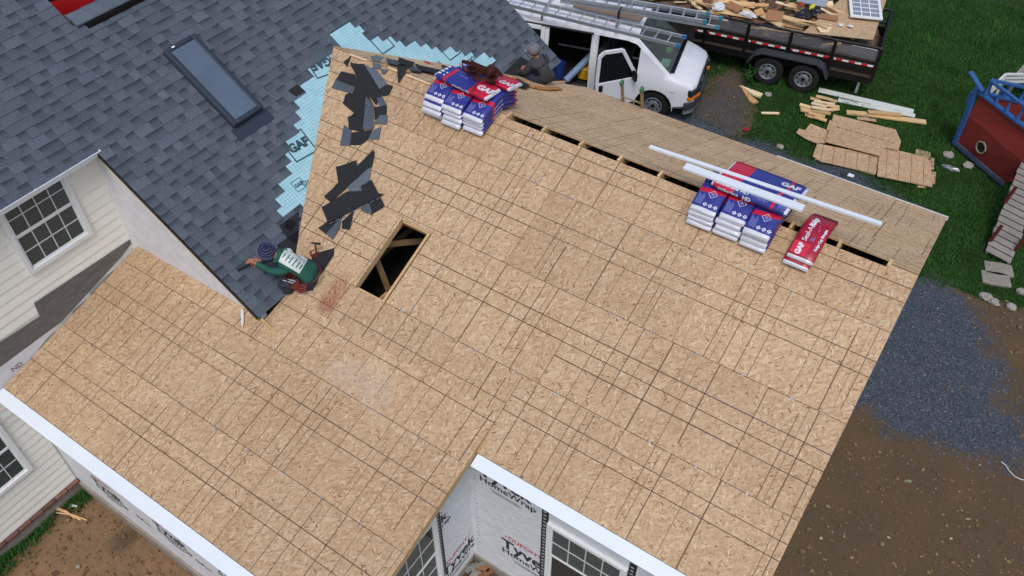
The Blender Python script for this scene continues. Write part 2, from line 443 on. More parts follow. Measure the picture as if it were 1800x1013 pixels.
# trusses: same meshes for all, their peaks close the ridge slot every two feet
tx0 = on_near(955, 229).x
EYN, EYF = -3.87, 3.50
def truss_members():
    L = []
    d_ = .011+.0445+.004
    pn = lambda s: NEAR @ V((0, -s, -d_)); pf = lambda s: FAR @ V((0, -s, -d_))
    top_n = MB().beam(pn(.0), pn(DN-.05), .038, .089, NN); top_f = MB().beam(pf(.0), pf(DF-.05), .038, .089, NF)
    bot = MB().beam((0, EYN+.1, 2.98), (0, EYF-.1, 2.98), .036, .089)
    L += [('top_chord', top_n), ('top_chord', top_f), ('bottom_chord', bot)]
    for (s, yb, fr) in ((1.25, -.9, pn), (2.55, -.95, pn), (2.7, -2.3, pn), (1.3, .9, pf), (2.6, 1.6, pf)):
        a = fr(s)-V((0, 0, .05)); L.append(('web', MB().beam(a, (0, yb, 3.02), .034, .084, (0, 1, .2))))
    L.append(('peak_block', MB().box((0, 0, ZR-.035), (.04, .125, .07))))
    return [(n_, m_.mesh(n_, LUM)) for n_, m_ in L]
TM = truss_members()
for k in range(-8, 10):
    x = tx0+k*.6096
    if x < -7.2 or x > XR-.1: continue
    tr = thing('roof_truss', None, None, (x, 0, 0)); tr.parent = add; tr.matrix_parent_inverse = WM[add].inverted()
    for n_, me in TM: link(n_, me, T(x, 0, 0), tr)
# header blocks round the opening
for x in (OPX0-.02, OPX1+.02):
    MB().box((x, -(OPS0+SA+2*ROW)/2, -.06), (.034, 1.2, .085), NEAR).build('header', LUM, add)
for s in (OPS0+.0, SA+2*ROW-.0):
    MB().box(((OPX0+OPX1)/2, -s, -.06), (.48, .034, .085), NEAR).build('header', LUM, add)
# ridge: batten strips at the left end, flat filler beyond the slots at the right
BATT = pm('pale_batten', srgb(214, 190, 152), .7, .1, 8)
for p_, q_ in (((614, 96), (645, 107)), ((682, 119), (700, 126)), ((714, 132), (757, 149))):
    MB().beam(on_near(*p_, .018), on_near(*q_, .018), .034, .03, NN).build('ridge_batten', BATT, add, bevel=.006)

# ---- wrapped walls
def wrap_material():
    n = NT('house_wrap'); o = n.obj()
    n1 = n.noise(o, 3, 4); n2 = n.noise(n.mapping(o, scale=(1, 1, 3)), 9, 5)
    n.set(col=n.mix(n.ramp(n2, [(.3, 0), (.7, 1)]), srgb(206, 210, 216), srgb(226, 229, 233)), rough=.55, spec=.3)
    n.bump(n.math('ADD', n1, n.math('MULTIPLY', n2, .6)), .55, .03)
    return n.mat
WRAP = wrap_material()
INK = pm('wrap_ink', srgb(38, 44, 54), .6, .2, 30); REDINK = pm('wrap_red_ink', srgb(196, 40, 60), .6, .15, 30)
WBK = .10                                    # walls stand on a low concrete footing
def wall(name, mb, mat=WRAP): return mb.build(name, mat, add)
XIC = -3.25                                  # inner corner
def zdeck_near(y): return ZR+y*math.tan(AL)-.13
def zdeck_wing(y): return JZ+(y-JY)*math.tan(AW)-.13
wn = wall('wall', MB().box(((XIC+XR-.3)/2, EYN+.05, (zdeck_near(EYN)+.18)/2), (XR-.3-XIC, .1, zdeck_near(EYN)-.18)))
YWF = -6.40
ww = wall('wall', MB().box(((XH+XIC)/2, YWF+.05, (zdeck_wing(YWF)+.22)/2), (XIC-XH-.01, .1, zdeck_wing(YWF)-.22)))
mb = MB(); pr = [(EYN+.02, .18), (YWF+.103, .18), (YWF+.103, zdeck_wing(YWF+.1)), (EYN+.02, zdeck_wing(EYN))]
mb.add([(XIC-.0, y, z) for y, z in pr]+[(XIC-.1, y, z) for y, z in pr], [(3,2,1,0),(4,5,6,7),(0,1,5,4),(1,2,6,5),(2,3,7,6),(3,0,4,7)])
wr = wall('wall', mb)
mb = MB(); pr = [(EYN+.1, .2), (EYF-.1, .2), (EYF-.1, ZR-EYF*math.tan(ALF)-.1), (0, ZR-.14), (EYN+.1, zdeck_near(EYN+.1))]
k = len(pr); xx = XR-.32
mb.add([(xx, y, z) for y, z in pr]+[(xx-.1, y, z) for y, z in pr], [list(range(k)), list(range(k, 2*k))[::-1]]+[(i, i+k, (i+1) % k+k, (i+1) % k) for i in range(k)])
wall('gable_wall', mb)
wall('wall', MB().box(((-6.6+XR-.32)/2, EYF-.05, 1.65), (XR-.32+6.6-.01, .1, 2.9)))
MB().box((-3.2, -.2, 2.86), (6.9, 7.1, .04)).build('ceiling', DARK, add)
# footings
MB().box(((XIC+XR-.3)/2, EYN+.07, .09), (XR-.3-XIC, .2, .22)).build('footing', CONC, add)
MB().box(((XH+XIC)/2, YWF+.04, .1), (XIC-XH, .16, .24)).build('footing', CONC, add)
MB().box((XIC-.06, (EYN+YWF)/2, .1), (.15, EYN-YWF-.1, .2)).build('footing', CONC, add)
MB().box((XR-.37, 0, .1), (.14, 7.2, .2)).build('footing', CONC, add)
WNF = frame((0, EYN, 0), (1, 0, 0), (0, 0, 1)); WWF = frame((0, YWF, 0), (1, 0, 0), (0, 0, 1)); WRF = frame((XIC, 0, 0), (0, 1, 0), (0, 0, 1))
def lettering(F, u, v, body, size, mat, parent, bold=0, name='lettering', h=.004, sx=1.0):
    vs_, fs_ = text_mesh(body, size, bold)
    return MB().add([(u+x*sx, v+y, h) for x, y, z in vs_], fs_, 0, F).build(name, mat, parent)
def wrap_logo(F, u, v, k=1.0, parent=None, cut=None):
    lettering(F, u-.02*k, v+.18*k, 'DUPONT', .105*k, REDINK, parent, .002)
    for s_ in (-1, 1): MB().add([(u-.02*k+s_*.24*k, v+.18*k+.02, .004), (u-.02*k+s_*.24*k, v+.18*k-.02, .004), (u-.02*k+s_*.275*k, v+.18*k, .004)], [(0, 1, 2)], 0, F).build('print_arrow', REDINK, parent)
    lettering(F, u, v, 'Tyvek', .27*k, INK, parent, .007*k)
    lettering(F, u+.04*k, v-.165*k, 'HomeWrap', .15*k, INK, parent, .002*k)
    mb = MB()
    for j in range(2): mb.box((u+.02*k, v-.27*k-j*.03*k, .004), (.42*k-j*.08, .008, .002), F)
    mb.build('small_print', INK, parent)
p = hit(925, 979, (0, -1, 0), (0, EYN, 0)); wrap_logo(WNF, p.x, p.z, 1.25, wn); p = hit(886, 842, (0, -1, 0), (0, EYN, 0)); wrap_logo(WNF, p.x, p.z-.12, 1.2, wn); wrap_logo(WNF, -.2, 1.9, 1.0, wn)
p = hit(806, 978, (1, 0, 0), (XIC, 0, 0)); wrap_logo(WRF, p.y, p.z, 1.1, wr); p = hit(775, 915, (1, 0, 0), (XIC, 0, 0)); wrap_logo(WRF, p.y-.2, p.z, .95, wr); wrap_logo(WRF, -5.6, .6, .95, wr)
for x_, y_ in ((298, 941), (408, 1019), (188, 862)):
    p = hit(x_, y_, (0, -1, 0), (0, YWF, 0)); wrap_logo(WWF, p.x, p.z, 1.0, ww)
for x_, y_ in ((252, 915), (358, 994)):
    p = hit(x_, y_, (0, -1, 0), (0, YWF, 0)); lettering(WWF, p.x, p.z, 'DuPont', .1, INK, ww, .002)
# wrap seam with staples beside the inner corner
mb = MB()
for i in range(22): mb.box((XIC+.10+rnd.uniform(-.02, .02), .35+i*.1, .0035), (.022, .006, .003), WNF)
mb.build('staple_row', INK, wn)
# windows in the new walls
GRILLE = pm('window_grille', srgb(205, 208, 208), .5, .05, 3)
def window(F, u0, v0, u1, v1, parent, cols=4, rows=2, glass=GLASS, frame_w=.06, lower=None, depth=.05, name='window', two=True, fm=TRIMW):
    c = ((u0+u1)/2, (v0+v1)/2)
    wd = thing(name, None, None, F @ T(c[0], v0, 0)); wd.parent = parent; wd.matrix_parent_inverse = WM[parent].inverted()
    fr = MB()
    for a in ((u0+frame_w/2, c[1], frame_w, v1-v0), (u1-frame_w/2, c[1], frame_w, v1-v0)): fr.box((a[0], a[1], depth/2), (a[2], a[3], depth), F)
    for y in (v0+frame_w/2, v1-frame_w/2): fr.box((c[0], y, depth/2-.001), (u1-u0-2*frame_w, frame_w, depth), F)
    fr.build('frame', fm, wd, bevel=.004)
    iu0, iu1, iv0, iv1 = u0+frame_w, u1-frame_w, v0+frame_w, v1-frame_w
    mid = (iv0+iv1)/2
    sashes = [(iv0, mid, .012, lower or glass), (mid, iv1, .024, glass)] if two else [(iv0, iv1, .018, glass)]
    for (a, b_, hh, gm) in sashes:
        q = MB(); s = .028
        for x in (iu0+s/2, iu1-s/2): q.box((x, (a+b_)/2, hh+.004), (s, b_-a, .02), F)
        for y in (a+s/2, b_-s/2): q.box((c[0], y, hh+.004), (iu1-iu0-2*s, s, .019), F)
        q.build('sash', fm, wd)
        if gm is DARK:
            MB().box((c[0], (a+b_)/2, hh-.004), (iu1-iu0, b_-a, .004), F).build('dark_opening_sheet', GLASSD, wd); continue  # dark sheet painted in for the unlit room behind the open sash
        cw, rh = (iu1-iu0-2*s)/cols, (b_-a-2*s)/rows
        for i in range(cols):
            for j in range(rows):
                MB().box((iu0+s+cw*(i+.5), a+s+rh*(j+.5), hh-.003), (cw-.001, rh-.001, .004), F).build('pane', gm, wd)
        g = MB()
        for i in range(1, cols): g.box((iu0+s+cw*i, (a+b_)/2, hh+.002), (.014, b_-a-2*s, .008), F)
        for j in range(1, rows): g.box((c[0], a+s+rh*j, hh+.0025), (iu1-iu0-2*s, .014, .008), F)
        g.build('muntins', GRILLE, wd)
    return wd
TAPE = pm('flashing_tape', srgb(28, 29, 33), .5, .2, 20)
TAPEW = pm('flashing_tape_print', srgb(178, 180, 184), .6, .1, 30)
def tape(F, u, v0, v1, parent, wdt=.1):
    t_ = MB().box((u, (v0+v1)/2, .003), (wdt, v1-v0, .004), F).build('flashing_tape', TAPE, parent)
    v = v0+.03
    while v < v1-.06:
        MB().box((u-.005, v+.025, .0058), (.042, .03, .001), F).build('tape_print', TAPEW, t_); v += .085
p0 = hit(965, 905, (0, -1, 0), (0, EYN, 0)); p1 = hit(1105, 985, (0, -1, 0), (0, EYN, 0))
WU0, WU1 = p0.x, p0.x+1.14
window(WNF, WU0, .85, WU1, 2.42, add, lower=DARK)
tape(WNF, WU0-.05, .75, 2.75, wn); tape(WNF, WU1+.05, .75, 2.6, wn)
window(WRF, -5.85, .75, -4.62, 2.42, add)
tape(WRF, -4.56, .65, 2.55, wr)
tape(WRF, -5.91, .65, 2.35, wr)
# ================================================================== existing house
house = thing('existing_house', 'existing house with cream siding and dark grey shingled roof', 'house', (-9.5, -4.5, 0))
# --- roof shell under the shingles
YRK, YRF, YUP = -4.05, 3.66, -3.06            # lower rake, far rake, edge of the higher roof
XRIDGE = -10.40; XTOP = -12.6
Vx = lambda x: (OX0-x)/math.cos(AO)           # plan x -> distance up the old slope
VR, VT, VG = Vx(XRIDGE), Vx(XTOP), Vx(-9.02)
DECKM = pm('old_decking', srgb(52, 46, 42), .9, .2, 6)
shell = MB()
for (a, b, v0, v1) in ((YRK+.01, YRF-.01, .012, VR-.005), (-10.5, YRK+.008, VG+.06, VT), (YRK+.009, YUP-.004, VR-.004, VT)):
    shell.prism(rect(a, v0, b, v1), -.10, -.006, OLD)
roof = shell.build('roof', DECKM, house)
# other side of the ridges
back = MB()
BK = frame((XRIDGE, 0, OZ0+VR*math.sin(AO)), (0, -1, 0), (math.cos(AO), 0, math.sin(AO)))
back.prism(rect(-YRF, -4.0, -YUP, 0.03), -.08, -.003, BK)
back.build('rear_roof', DECKM, house)

def shingle_material():
    n = NT('asphalt_shingle'); o = n.obj()
    at = n.node('ShaderNodeAttribute'); at.attribute_name = 'tone'
    gr = n.noise(o, 85, 4, .8); bl = n.noise(o, 3.5, 4, .6)
    tc = n.node('ShaderNodeTexCoord')
    c = n.ramp(at.outputs['Fac'], [(0, srgb(40, 45, 53)), (.45, srgb(80, 88, 98)), (1, srgb(122, 131, 143))])
    c = n.mix(1.0, c, n.ramp(gr, [(.32, .5), (.68, 1.5)]), 'MULTIPLY')
    c = n.mix(.5, c, n.ramp(bl, [(.3, srgb(210, 218, 226)), (.7, srgb(255, 252, 250))]), 'MULTIPLY')
    n.set(col=c, rough=.9, spec=.2); n.bump(gr, .5, .004)
    return n.mat
SHG = shingle_material()
SHBACK = pm('shingle_back', srgb(35, 37, 41), .85, .22, 14, .4, 200)
EXP = .1429
def tone_mesh(name, vs, fs, tn):
    me = bpy.data.meshes.new(name); me.from_pydata(vs, [], fs); me.materials.append(SHG)
    at = me.attributes.new('tone', 'FLOAT', 'POINT'); at.data.foreach_set('value', tn); me.update()
    return me
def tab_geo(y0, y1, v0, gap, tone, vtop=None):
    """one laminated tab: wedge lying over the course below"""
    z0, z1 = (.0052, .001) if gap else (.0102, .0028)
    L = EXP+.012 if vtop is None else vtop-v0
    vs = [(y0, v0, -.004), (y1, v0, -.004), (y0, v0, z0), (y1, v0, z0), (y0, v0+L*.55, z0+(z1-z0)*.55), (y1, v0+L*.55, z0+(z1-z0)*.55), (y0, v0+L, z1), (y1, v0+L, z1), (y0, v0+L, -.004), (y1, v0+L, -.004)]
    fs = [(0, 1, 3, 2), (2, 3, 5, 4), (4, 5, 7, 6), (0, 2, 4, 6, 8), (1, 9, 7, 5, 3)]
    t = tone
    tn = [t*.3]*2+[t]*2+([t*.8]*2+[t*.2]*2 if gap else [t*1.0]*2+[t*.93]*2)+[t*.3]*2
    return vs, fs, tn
tabs = []
sr = random.Random(5)
SKY0 = on_old(290, 93); SKY1 = on_old(343, 63); SKY2 = on_old(458, 198); SKY3 = on_old(405, 229)
oinv = OLD.inverted()
sk = [oinv @ p for p in (SKY0, SKY1, SKY2, SKY3)]
SKX0 = (sk[0].x+sk[3].x)/2; SKX1 = (sk[1].x+sk[2].x)/2; SKV0 = (sk[2].y+sk[3].y)/2; SKV1 = (sk[0].y+sk[1].y)/2
k = 0
XCOV = -7.22                                  # below this the courses run right into the valley
VLEFT = lambda x: -(x-APX)*TAO/math.tan(AL); VRIGHT = lambda x: (x-APX)*TAO/math.tan(ALF)
while True:
    v = k*EXP
    if v > VT: break
    xm = OX0-(v+EXP*.5)*math.cos(AO)
    spans = []
    if v < VR-.12:
        if APX+.03 > xm > APX-.16: spans = [(YRK-.02, .10), (.58+.1*(k % 2), YRF+.03)]
        elif xm > APX-.16:
            near_end = VLEFT(xm)+.03 if xm > XCOV else min(VLEFT(xm), 0)-(.58+.06*math.sin(k*1.9)) + (.08 if xm < APX+.2 else 0)
            far_end = VRIGHT(xm)-.02 if xm > XCOV+.1 else max(VRIGHT(xm), 0)+(.46+.05*math.sin(k*2.3))
            spans = [(YRK-.02, near_end), (far_end, YRF+.03)]
        else: spans = [(YRK-.02, YRF+.03)]
        if v > VG-.13: spans[0] = (-10.5, spans[0][1])
    else:
        spans = [(-10.5, YUP)]
    # leave out the roof window
    out = []
    for a, b in spans:
        if b-a < .05: continue
        if v+EXP > SKV0-.02 and v < SKV1-.03 and a < SKX0 and b > SKX1: out += [(a, SKX0+.01), (SKX1-.01, b)]
        else: out.append((a, b))
    for a, b in out:
        y = a; gap = sr.random() < .5
        while y < b-.01:
            wdt = sr.uniform(.11, .18) if gap else sr.choice((.12, .16, .2, .24))*sr.uniform(.9, 1.1)
            y2 = min(y+wdt, b)
            if b-y2 < .05: y2 = b
            tabs.append((y, y2, v, gap, sr.uniform(.5, .6) if gap else sr.choice((.52, .55, .58, .62))+sr.uniform(-.03, .03)))
            y = y2; gap = not gap if sr.random() < .85 else gap
    k += 1
def proj_area(t):
    c = OLD @ V(((t[0]+t[1])/2, t[2]+.07, 0)); d = c-CPOS; z = d.dot(_f)
    px_, py_ = 900+CF*d.dot(_r)/z, 506-CF*d.dot(_u)/z
    if not (0 <= px_ <= 1800 and 0 <= py_ <= 1013): return -1
    return (t[1]-t[0])/(z*z)*abs(d.normalized().dot(NO))
tabs.sort(key=proj_area, reverse=True)
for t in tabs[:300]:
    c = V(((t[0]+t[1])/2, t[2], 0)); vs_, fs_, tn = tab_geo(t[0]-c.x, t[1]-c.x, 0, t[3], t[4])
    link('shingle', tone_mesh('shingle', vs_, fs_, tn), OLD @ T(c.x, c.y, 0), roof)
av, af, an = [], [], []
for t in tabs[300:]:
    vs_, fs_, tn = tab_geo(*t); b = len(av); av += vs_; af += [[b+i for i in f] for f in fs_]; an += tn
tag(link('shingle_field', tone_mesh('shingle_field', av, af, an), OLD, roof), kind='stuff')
# ridge cap with its vent strip
capm = []
for i in range(9):
    y = YUP+.03+i*.26
    vs_ = [(.0, y, .02), (.0, y+.3, .012), (-.09, y, .075), (-.09, y+.3, .066), (-.2, y, .095), (-.2, y+.3, .086), (-.3, y, .06), (-.3, y+.3, .05), (.002, y, .0), (.002, y+.3, .0)]
    CP = T(XRIDGE+.13, 0, OZ0+VR*math.sin(AO)-.04)
    me = tone_mesh('ridge_cap', [tuple(CP @ V(p)) for p in vs_], [(8, 9, 1, 0), (0, 1, 3, 2), (2, 3, 5, 4), (4, 5, 7, 6), (0, 2, 4, 6, 8)], [.5+.25*sr.random()]*10)
    link('ridge_cap', me, None, roof)
MB().box((XRIDGE+.15, (YUP+1)/2+.1, OZ0+VR*math.sin(AO)-.085), (.05, 1-YUP-.1, .07)).build('ridge_vent', BLACK, roof)
# trimmed raw edges of the roof
MB().beam(OLD @ V((YRK-.025, 0, -.03)), OLD @ V((YRK-.025, VG+.02, -.03)), .02, .06, NO).build('rake_edge', BLACK, roof)
MB().beam(OLD @ V((YRF+.03, 0, -.03)), OLD @ V((YRF+.03, VR, -.03)), .02, .06, NO).build('rake_edge', BLACK, roof)
# --- light blue underlayment left open along both valleys
def underlay_material():
    n = NT('underlayment'); o = n.obj()
    br = n.node('ShaderNodeTexBrick'); n.l(n.mapping(o, scale=(1, 1, 1)), br.inputs['Vector'])
    br.offset = 0; br.inputs['Scale'].default_value = 1; br.inputs['Brick Width'].default_value = .05; br.inputs['Row Height'].default_value = .05
    br.inputs['Mortar Size'].default_value = .0035; br.inputs['Mortar Smooth'].default_value = .2
    wr_ = n.noise(o, 6, 4)
    base = n.mix(n.ramp(wr_, [(.3, 0), (.7, 1)]), srgb(152, 198, 210), srgb(170, 212, 222))
    c = n.mix(n.math('MULTIPLY', br.outputs['Fac'], .55), base, srgb(96, 134, 146))
    n.set(col=c, rough=.6, spec=.3); n.bump(wr_, .35, .02)
    return n.mat
UND = underlay_material(); INKU = pm('underlayment_ink', srgb(50, 76, 88), .7, .15, 30)
def oldpoly(pts, h, name, mat, parent, t=.002):
    return MB().prism(pts, h-t, h, OLD).build(name, mat, parent, mw=OLD @ T(pts[0][0], pts[0][1], 0))
vc, vtopu = Vx(XCOV), Vx(APX)+.16
ul = oldpoly([(-.95, vtopu-.1), (VLEFT(XCOV)-.9, vc-.06), (VLEFT(XCOV)-.0, vc-.06), (0.0, Vx(APX)), (.0, vtopu+.02), (-.6, vtopu+.02)], .004-.004, 'underlayment', UND, house)
ur = oldpoly([(0.003, vtopu+.02), (.003, Vx(APX)), (VRIGHT(XCOV)+.0, vc-.06), (VRIGHT(XCOV)+.9, vc-.06), (.95, vtopu-.1), (.7, vtopu+.02)], .004-.004, 'underlayment', UND, house)
def under_text(x, y, body, size, rot, parent, bold=.004, boxd=None):
    c = oinv @ on_old(x, y); F = OLD @ T(c.x, c.y, .001) @ RZ(rot)
    vs_, fs_ = text_mesh(body, size, bold)
    mb = MB().add([(p[0], p[1], .0006) for p in vs_], fs_, 0, F)
    if boxd:
        a, b, t_ = boxd
        for q in ((0, b/2, a+t_, t_), (0, -b/2, a+t_, t_)): mb.box((q[0], q[1], .0004), (q[2], q[3], .0006), F)
        for q in ((a/2, 0, t_, b-t_), (-a/2, 0, t_, b-t_)): mb.box((q[0], q[1], .0004), (q[2], q[3], .0006), F)
    mb.build('printed_logo', INKU, parent)
under_text(564, 112, 'GAF', .2, RD(168), ul, .012, (.40, .42, .022))
under_text(525, 256, 'GAF', .19, RD(-6), ul, .012, (.4, .4, .022))
under_text(525, 325, 'GAF', .075, RD(-4), ul, .004, (.17, .17, .009)); under_text(543, 318, 'Deck', .12, RD(-4), ul, .002)
under_text(823, 108, 'Armor', .17, RD(2), ur, .003)
under_text(672, 76, ' ', .1, RD(0), ur, 0, (.3, .3, .022)); under_text(790, 88, ' ', .1, RD(0), ur, 0, (.3, .3, .022))
# dark shingle backs woven through the lower valleys
def back_piece(pts, F, h=.02, name='valley_shingle', parent=None):
    return MB().prism(pts, h-.003, h, F).build(name, SHBACK, parent or roof)
for pts in ([(525, 372), (490, 398), (505, 420), (524, 432)], [(524, 405), (486, 432), (500, 452), (519, 462)], [(507, 385), (522, 392), (512, 408), (497, 400)]):
    q = [oinv @ on_old(*p) for p in pts]; back_piece([(p.x, p.y) for p in q][::-1], OLD, .014)
q = [oinv @ on_old(*p) for p in [(506, 160), (522, 149), (536, 161), (520, 171)]]; back_piece([(p.x, p.y) for p in q][::-1], OLD, .014)
for pts in ([(884, 130), (915, 100), (948, 122), (935, 150), (905, 155)], [(890, 150), (925, 135), (960, 158), (945, 168)]):
    q = [oinv @ on_old(*p) for p in pts]; back_piece([(p.x, p.y) for p in q][::-1], OLD, .016)

# --- roof window
skt = thing('roof_window', None, None, OLD @ T(SKX0, SKV0, 0)); skt.parent = house; skt.matrix_parent_inverse = WM[house].inverted()
SKF = pm('roof_window_frame', srgb(58, 66, 80), .4, .12, 8, metal=.3)
cx, cv, sw, sv = (SKX0+SKX1)/2, (SKV0+SKV1)/2, SKX1-SKX0, SKV1-SKV0
MB().box((cx, cv, .03), (sw, sv, .09), OLD).build('curb', SKF, skt, bevel=.01)
MB().box((cx, cv-sv/2-.10, .014), (sw+.12, .2, .004), OLD).build('flashing', SKF, skt)
q = MB(); fw = .07
for s in (-1, 1):
    q.box((cx+s*(sw/2-fw/2), cv, .095), (fw, sv-.01, .05), OLD); q.box((cx, cv+s*(sv/2-fw/2), .0945), (sw-2*fw, fw, .048), OLD)
q.build('frame', SKF, skt, bevel=.012)
ng = NT('roof_window_glass'); oo = ng.obj()
ng.set(col=ng.mix(ng.noise(oo, 3, 4), srgb(80, 94, 110), srgb(96, 112, 128)), rough=.22, spec=.8)
MB().box((cx, cv, .085), (sw-2*fw+.004, sv-2*fw+.004, .02), OLD).build('glass', ng.mat, skt)
MB().box((cx-sw*.25, cv+sv/2-.035, .121), (.05, .025, .003), OLD).build('sticker', WHITE, skt)

# --- siding wall : plane x = XH, normal +X
WSF = frame((XH, 0, 0), (0, 1, 0), (0, 0, 1))
wall_h = MB().box((XH-.07, (yc-10.5)/2, 2.75), (.12, yc+10.5, 5.0)).build('wall', SIDING, house)
BSD, Z0S = .152, .29
upw = (-5.50, 4.12, -4.50, 5.33); loww = (-7.83, 1.14, -6.83, 2.48)
def siding(y0, y1, z, h):
    vs_ = [(y0, z, .009), (y1, z, .009), (y0, z+.02, .011), (y1, z+.02, .011), (y0, z+h, .001), (y1, z+h, .001), (y0, z, -.008), (y1, z, -.008), (y0, z+h, -.008), (y1, z+h, -.008)]
    MB().add(vs_, [(0, 1, 3, 2), (2, 3, 5, 4), (6, 7, 1, 0), (4, 5, 9, 8), (0, 2, 4, 8, 6), (1, 7, 9, 5, 3)], 0, WSF).build('siding_board', SIDING, wall_h)
z = Z0S
while z < 5.38:
    h = min(BSD, 5.40-z); ye = yc-.05 if z > 3.3 else (YWF-.03 if z < 2.5 else YWF+(z-2.5)*2.2)
    ye = min(ye, yc-.05)
    segs = [(-10.4, ye)]
    for (a, b0, c, d0) in (upw, loww):
        nx = []
        for s in segs:
            if z+h > b0 and z < d0 and s[0] < a and s[1] > a: nx += [(s[0], a)]+([(c, s[1])] if s[1] > c+.02 else [])
            else: nx.append(s)
        segs = nx
    for s in segs: siding(s[0], s[1], z, h)
    z += BSD
for a in (upw, loww): window(WSF, a[0], a[1], a[2], a[3], house, fm=TRIMW, frame_w=.065, depth=.055)
MB().box((XH+.012, yc-.03, 4.25), (.035, .075, 2.25)).box((XH-.03, yc+.012, 4.25), (.06, .02, 2.25)).build('corner_board', TRIMW, house)
# foundation and brick ledge
BRK = pm('brick', srgb(118, 84, 74), .85, .25, 12, .3, 90, objvar=.3)
MB().box((XH-.05, -8.4, .04), (.16, 4.0, .30)).build('foundation', CONC, house)
for i in range(18):
    y = YWF-.12-i*.215
    MB().box((XH+.035, y, .245), (.05, .2, .062)).build('brick', BRK, wall_h, bevel=.004)
# stained strip where an older roof met the wall, and white membrane under it
GREYM = pm('weathered_flashing', srgb(108, 106, 104), .85, .35, 5, .3, 30, stretch=(1, 1, 6))
MEMB = pm('white_membrane', srgb(214, 216, 222), .6, .12, 6, .5, 20)
hw = lambda x, y, o_: hit(x, y, (1, 0, 0), (XH+o_, 0, 0))
MB().sheet([hw(*p, .024) for p in ((243, 412), (60, 533), (70, 556), (-30, 622), (-30, 668), (108, 566), (215, 450))], (1, 0, 0), .003).build('old_flashing', GREYM, wall_h)
MB().sheet([hw(*p, .022) for p in ((112, 556), (-30, 650), (-30, 720), (20, 668), (60, 625))], (1, 0, 0), .003).build('membrane', MEMB, wall_h)
p = hw(30, 645, .028); o_ = lettering(WSF, p.y, p.z, 'ND', .11, pm('marker_ink', srgb(120, 60, 80), .7, .1, 20), wall_h, h=.03)
# white triangular wall under the old rake
mb = MB(); yw = yc
pA = (XH+.0, OZ0+Vx(XH)*math.sin(AO)-.11); pB = (OX0-.05, OZ0-.1); pC = (OX0-.05, zdeck_wing(yc)-.1); pD = (XH, zdeck_wing(yc)-.1)
mb.add([(x, yw, zz) for x, zz in (pA, pB, pC, pD)]+[(x, yw+.08, zz) for x, zz in (pA, pB, pC, pD)], [(0, 3, 2, 1), (4, 5, 6, 7), (0, 1, 5, 4), (1, 2, 6, 5), (2, 3, 7, 6), (3, 0, 4, 7)])
mb.build('side_wall', MEMB, house)
CRM = pm('cream_rake_board', srgb(224, 218, 190), .6, .06, 4)
MB().beam((XH+.1, yc-.022, pA[1]-.17), (OX0-.9, yc-.022, pA[1]-.17-(OX0-.9-XH-.1)*TAO), .015, .24).build('rake_board', CRM, house)
# torn membrane flap hanging on the deck by the corner
fl = on_wing(426, 545, .02); fl2 = on_wing(427, 575, .015)
mb = MB(); pts = [fl+(fl2-fl)*t for t in (0, .3, .6, 1)]
for i in range(3): mb.sheet([pts[i]+V((-.035, 0, .01*(i % 2))), pts[i]+V((.03, 0, .02)), pts[i+1]+V((.028-.01*i, 0, .02-.01*(i % 2))), pts[i+1]+V((-.03, 0, .01))], (0, -.2, 1), .003)
mb.build('membrane_flap', MEMB, house)
MB().beam(OLD @ V((YRK-.01, -.03, .0)), OLD @ V((YRK-.0, -.33, -.01)), .018, .07, NO).build('corner_trim', LUM, house)
# rest of the body of the house so that nothing is open from the side
HB = pm('house_body', srgb(200, 196, 178), .7, .05, 2)
MB().box((XH-2.2, -7.2, 2.7), (4.1, 6.4, 5.2)).build('house_body', HB, house)
MB().box((-8.05, -.2, 1.5), (2.3, 7.3, 2.9)).box((-9.55, -.2, 2.3), (.7, 7.3, 4.5)).build('house_body', HB, house)
# gutter
gt = thing('gutter', None, None, (-9.0, -6, 5.3)); gt.parent = house; gt.matrix_parent_inverse = WM[house].inverted()
gx = -9.06; gzz = OZ0+Vx(-9.05)*math.sin(AO)-.03
prof = [(-.06, .02), (-.055, -.07), (-.01, -.085), (.05, -.07), (.065, -.02), (.075, .012), (.06, .012), (.05, -.012), (.04, -.06), (-.01, -.072), (-.045, -.06), (-.05, .02)]
y0, y1 = -10.4, YRK+.02; n_ = len(prof)
mb = MB().add([(gx+a, y, gzz+b) for y in (y0, y1) for a, b in prof], [(i, (i+1) % n_, n_+(i+1) % n_, n_+i) for i in range(n_)])
mb.build('channel', WHITE, gt, smooth=40)
MB().prism([(gx+a, gzz+b) for a, b in ((-.06, .03), (-.055, -.075), (-.01, -.09), (.055, -.075), (.08, .014))], -.006, .006, M.Translation((0, y1, 0)) @ RX(RD(90))).build('end_cap', WHITE, gt)
for y in (-4.3, -5.0, -5.7, -6.4): MB().box((gx+.005, y, gzz+.008), (.13, .02, .006)).build('bracket', WHITE, gt)
# ================================================================== ground
def pip(p, poly):
    c = False; x, y = p
    for i in range(len(poly)):
        (x1, y1), (x2, y2) = poly[i], poly[i-1]
        if (y1 > y) != (y2 > y) and x < (x2-x1)*(y-y1)/(y2-y1)+x1: c = not c
    return c
def sdist(p, poly):
    d = 1e9; P = V(p)
    for i in range(len(poly)):
        a, b = V(poly[i-1]), V(poly[i]); ab = b-a; t = max(0, min(1, (P-a).dot(ab)/max(ab.dot(ab), 1e-9)))
        d = min(d, (P-(a+ab*t)).length)
    return d if pip(p, poly) else -d
g2 = lambda L: [tuple(gz(*q)[:2]) for q in L]
DIRT = g2([(1560, 470), (1640, 500), (1700, 512), (1800, 545), (1990, 600), (1990, 1300), (1000, 1400), (1000, 900), (1400, 600)])
DIRT2 = g2([(-120, 1120), (40, 985), (110, 900), (170, 862), (260, 830), (700, 1080), (700, 1300), (-200, 1500)])
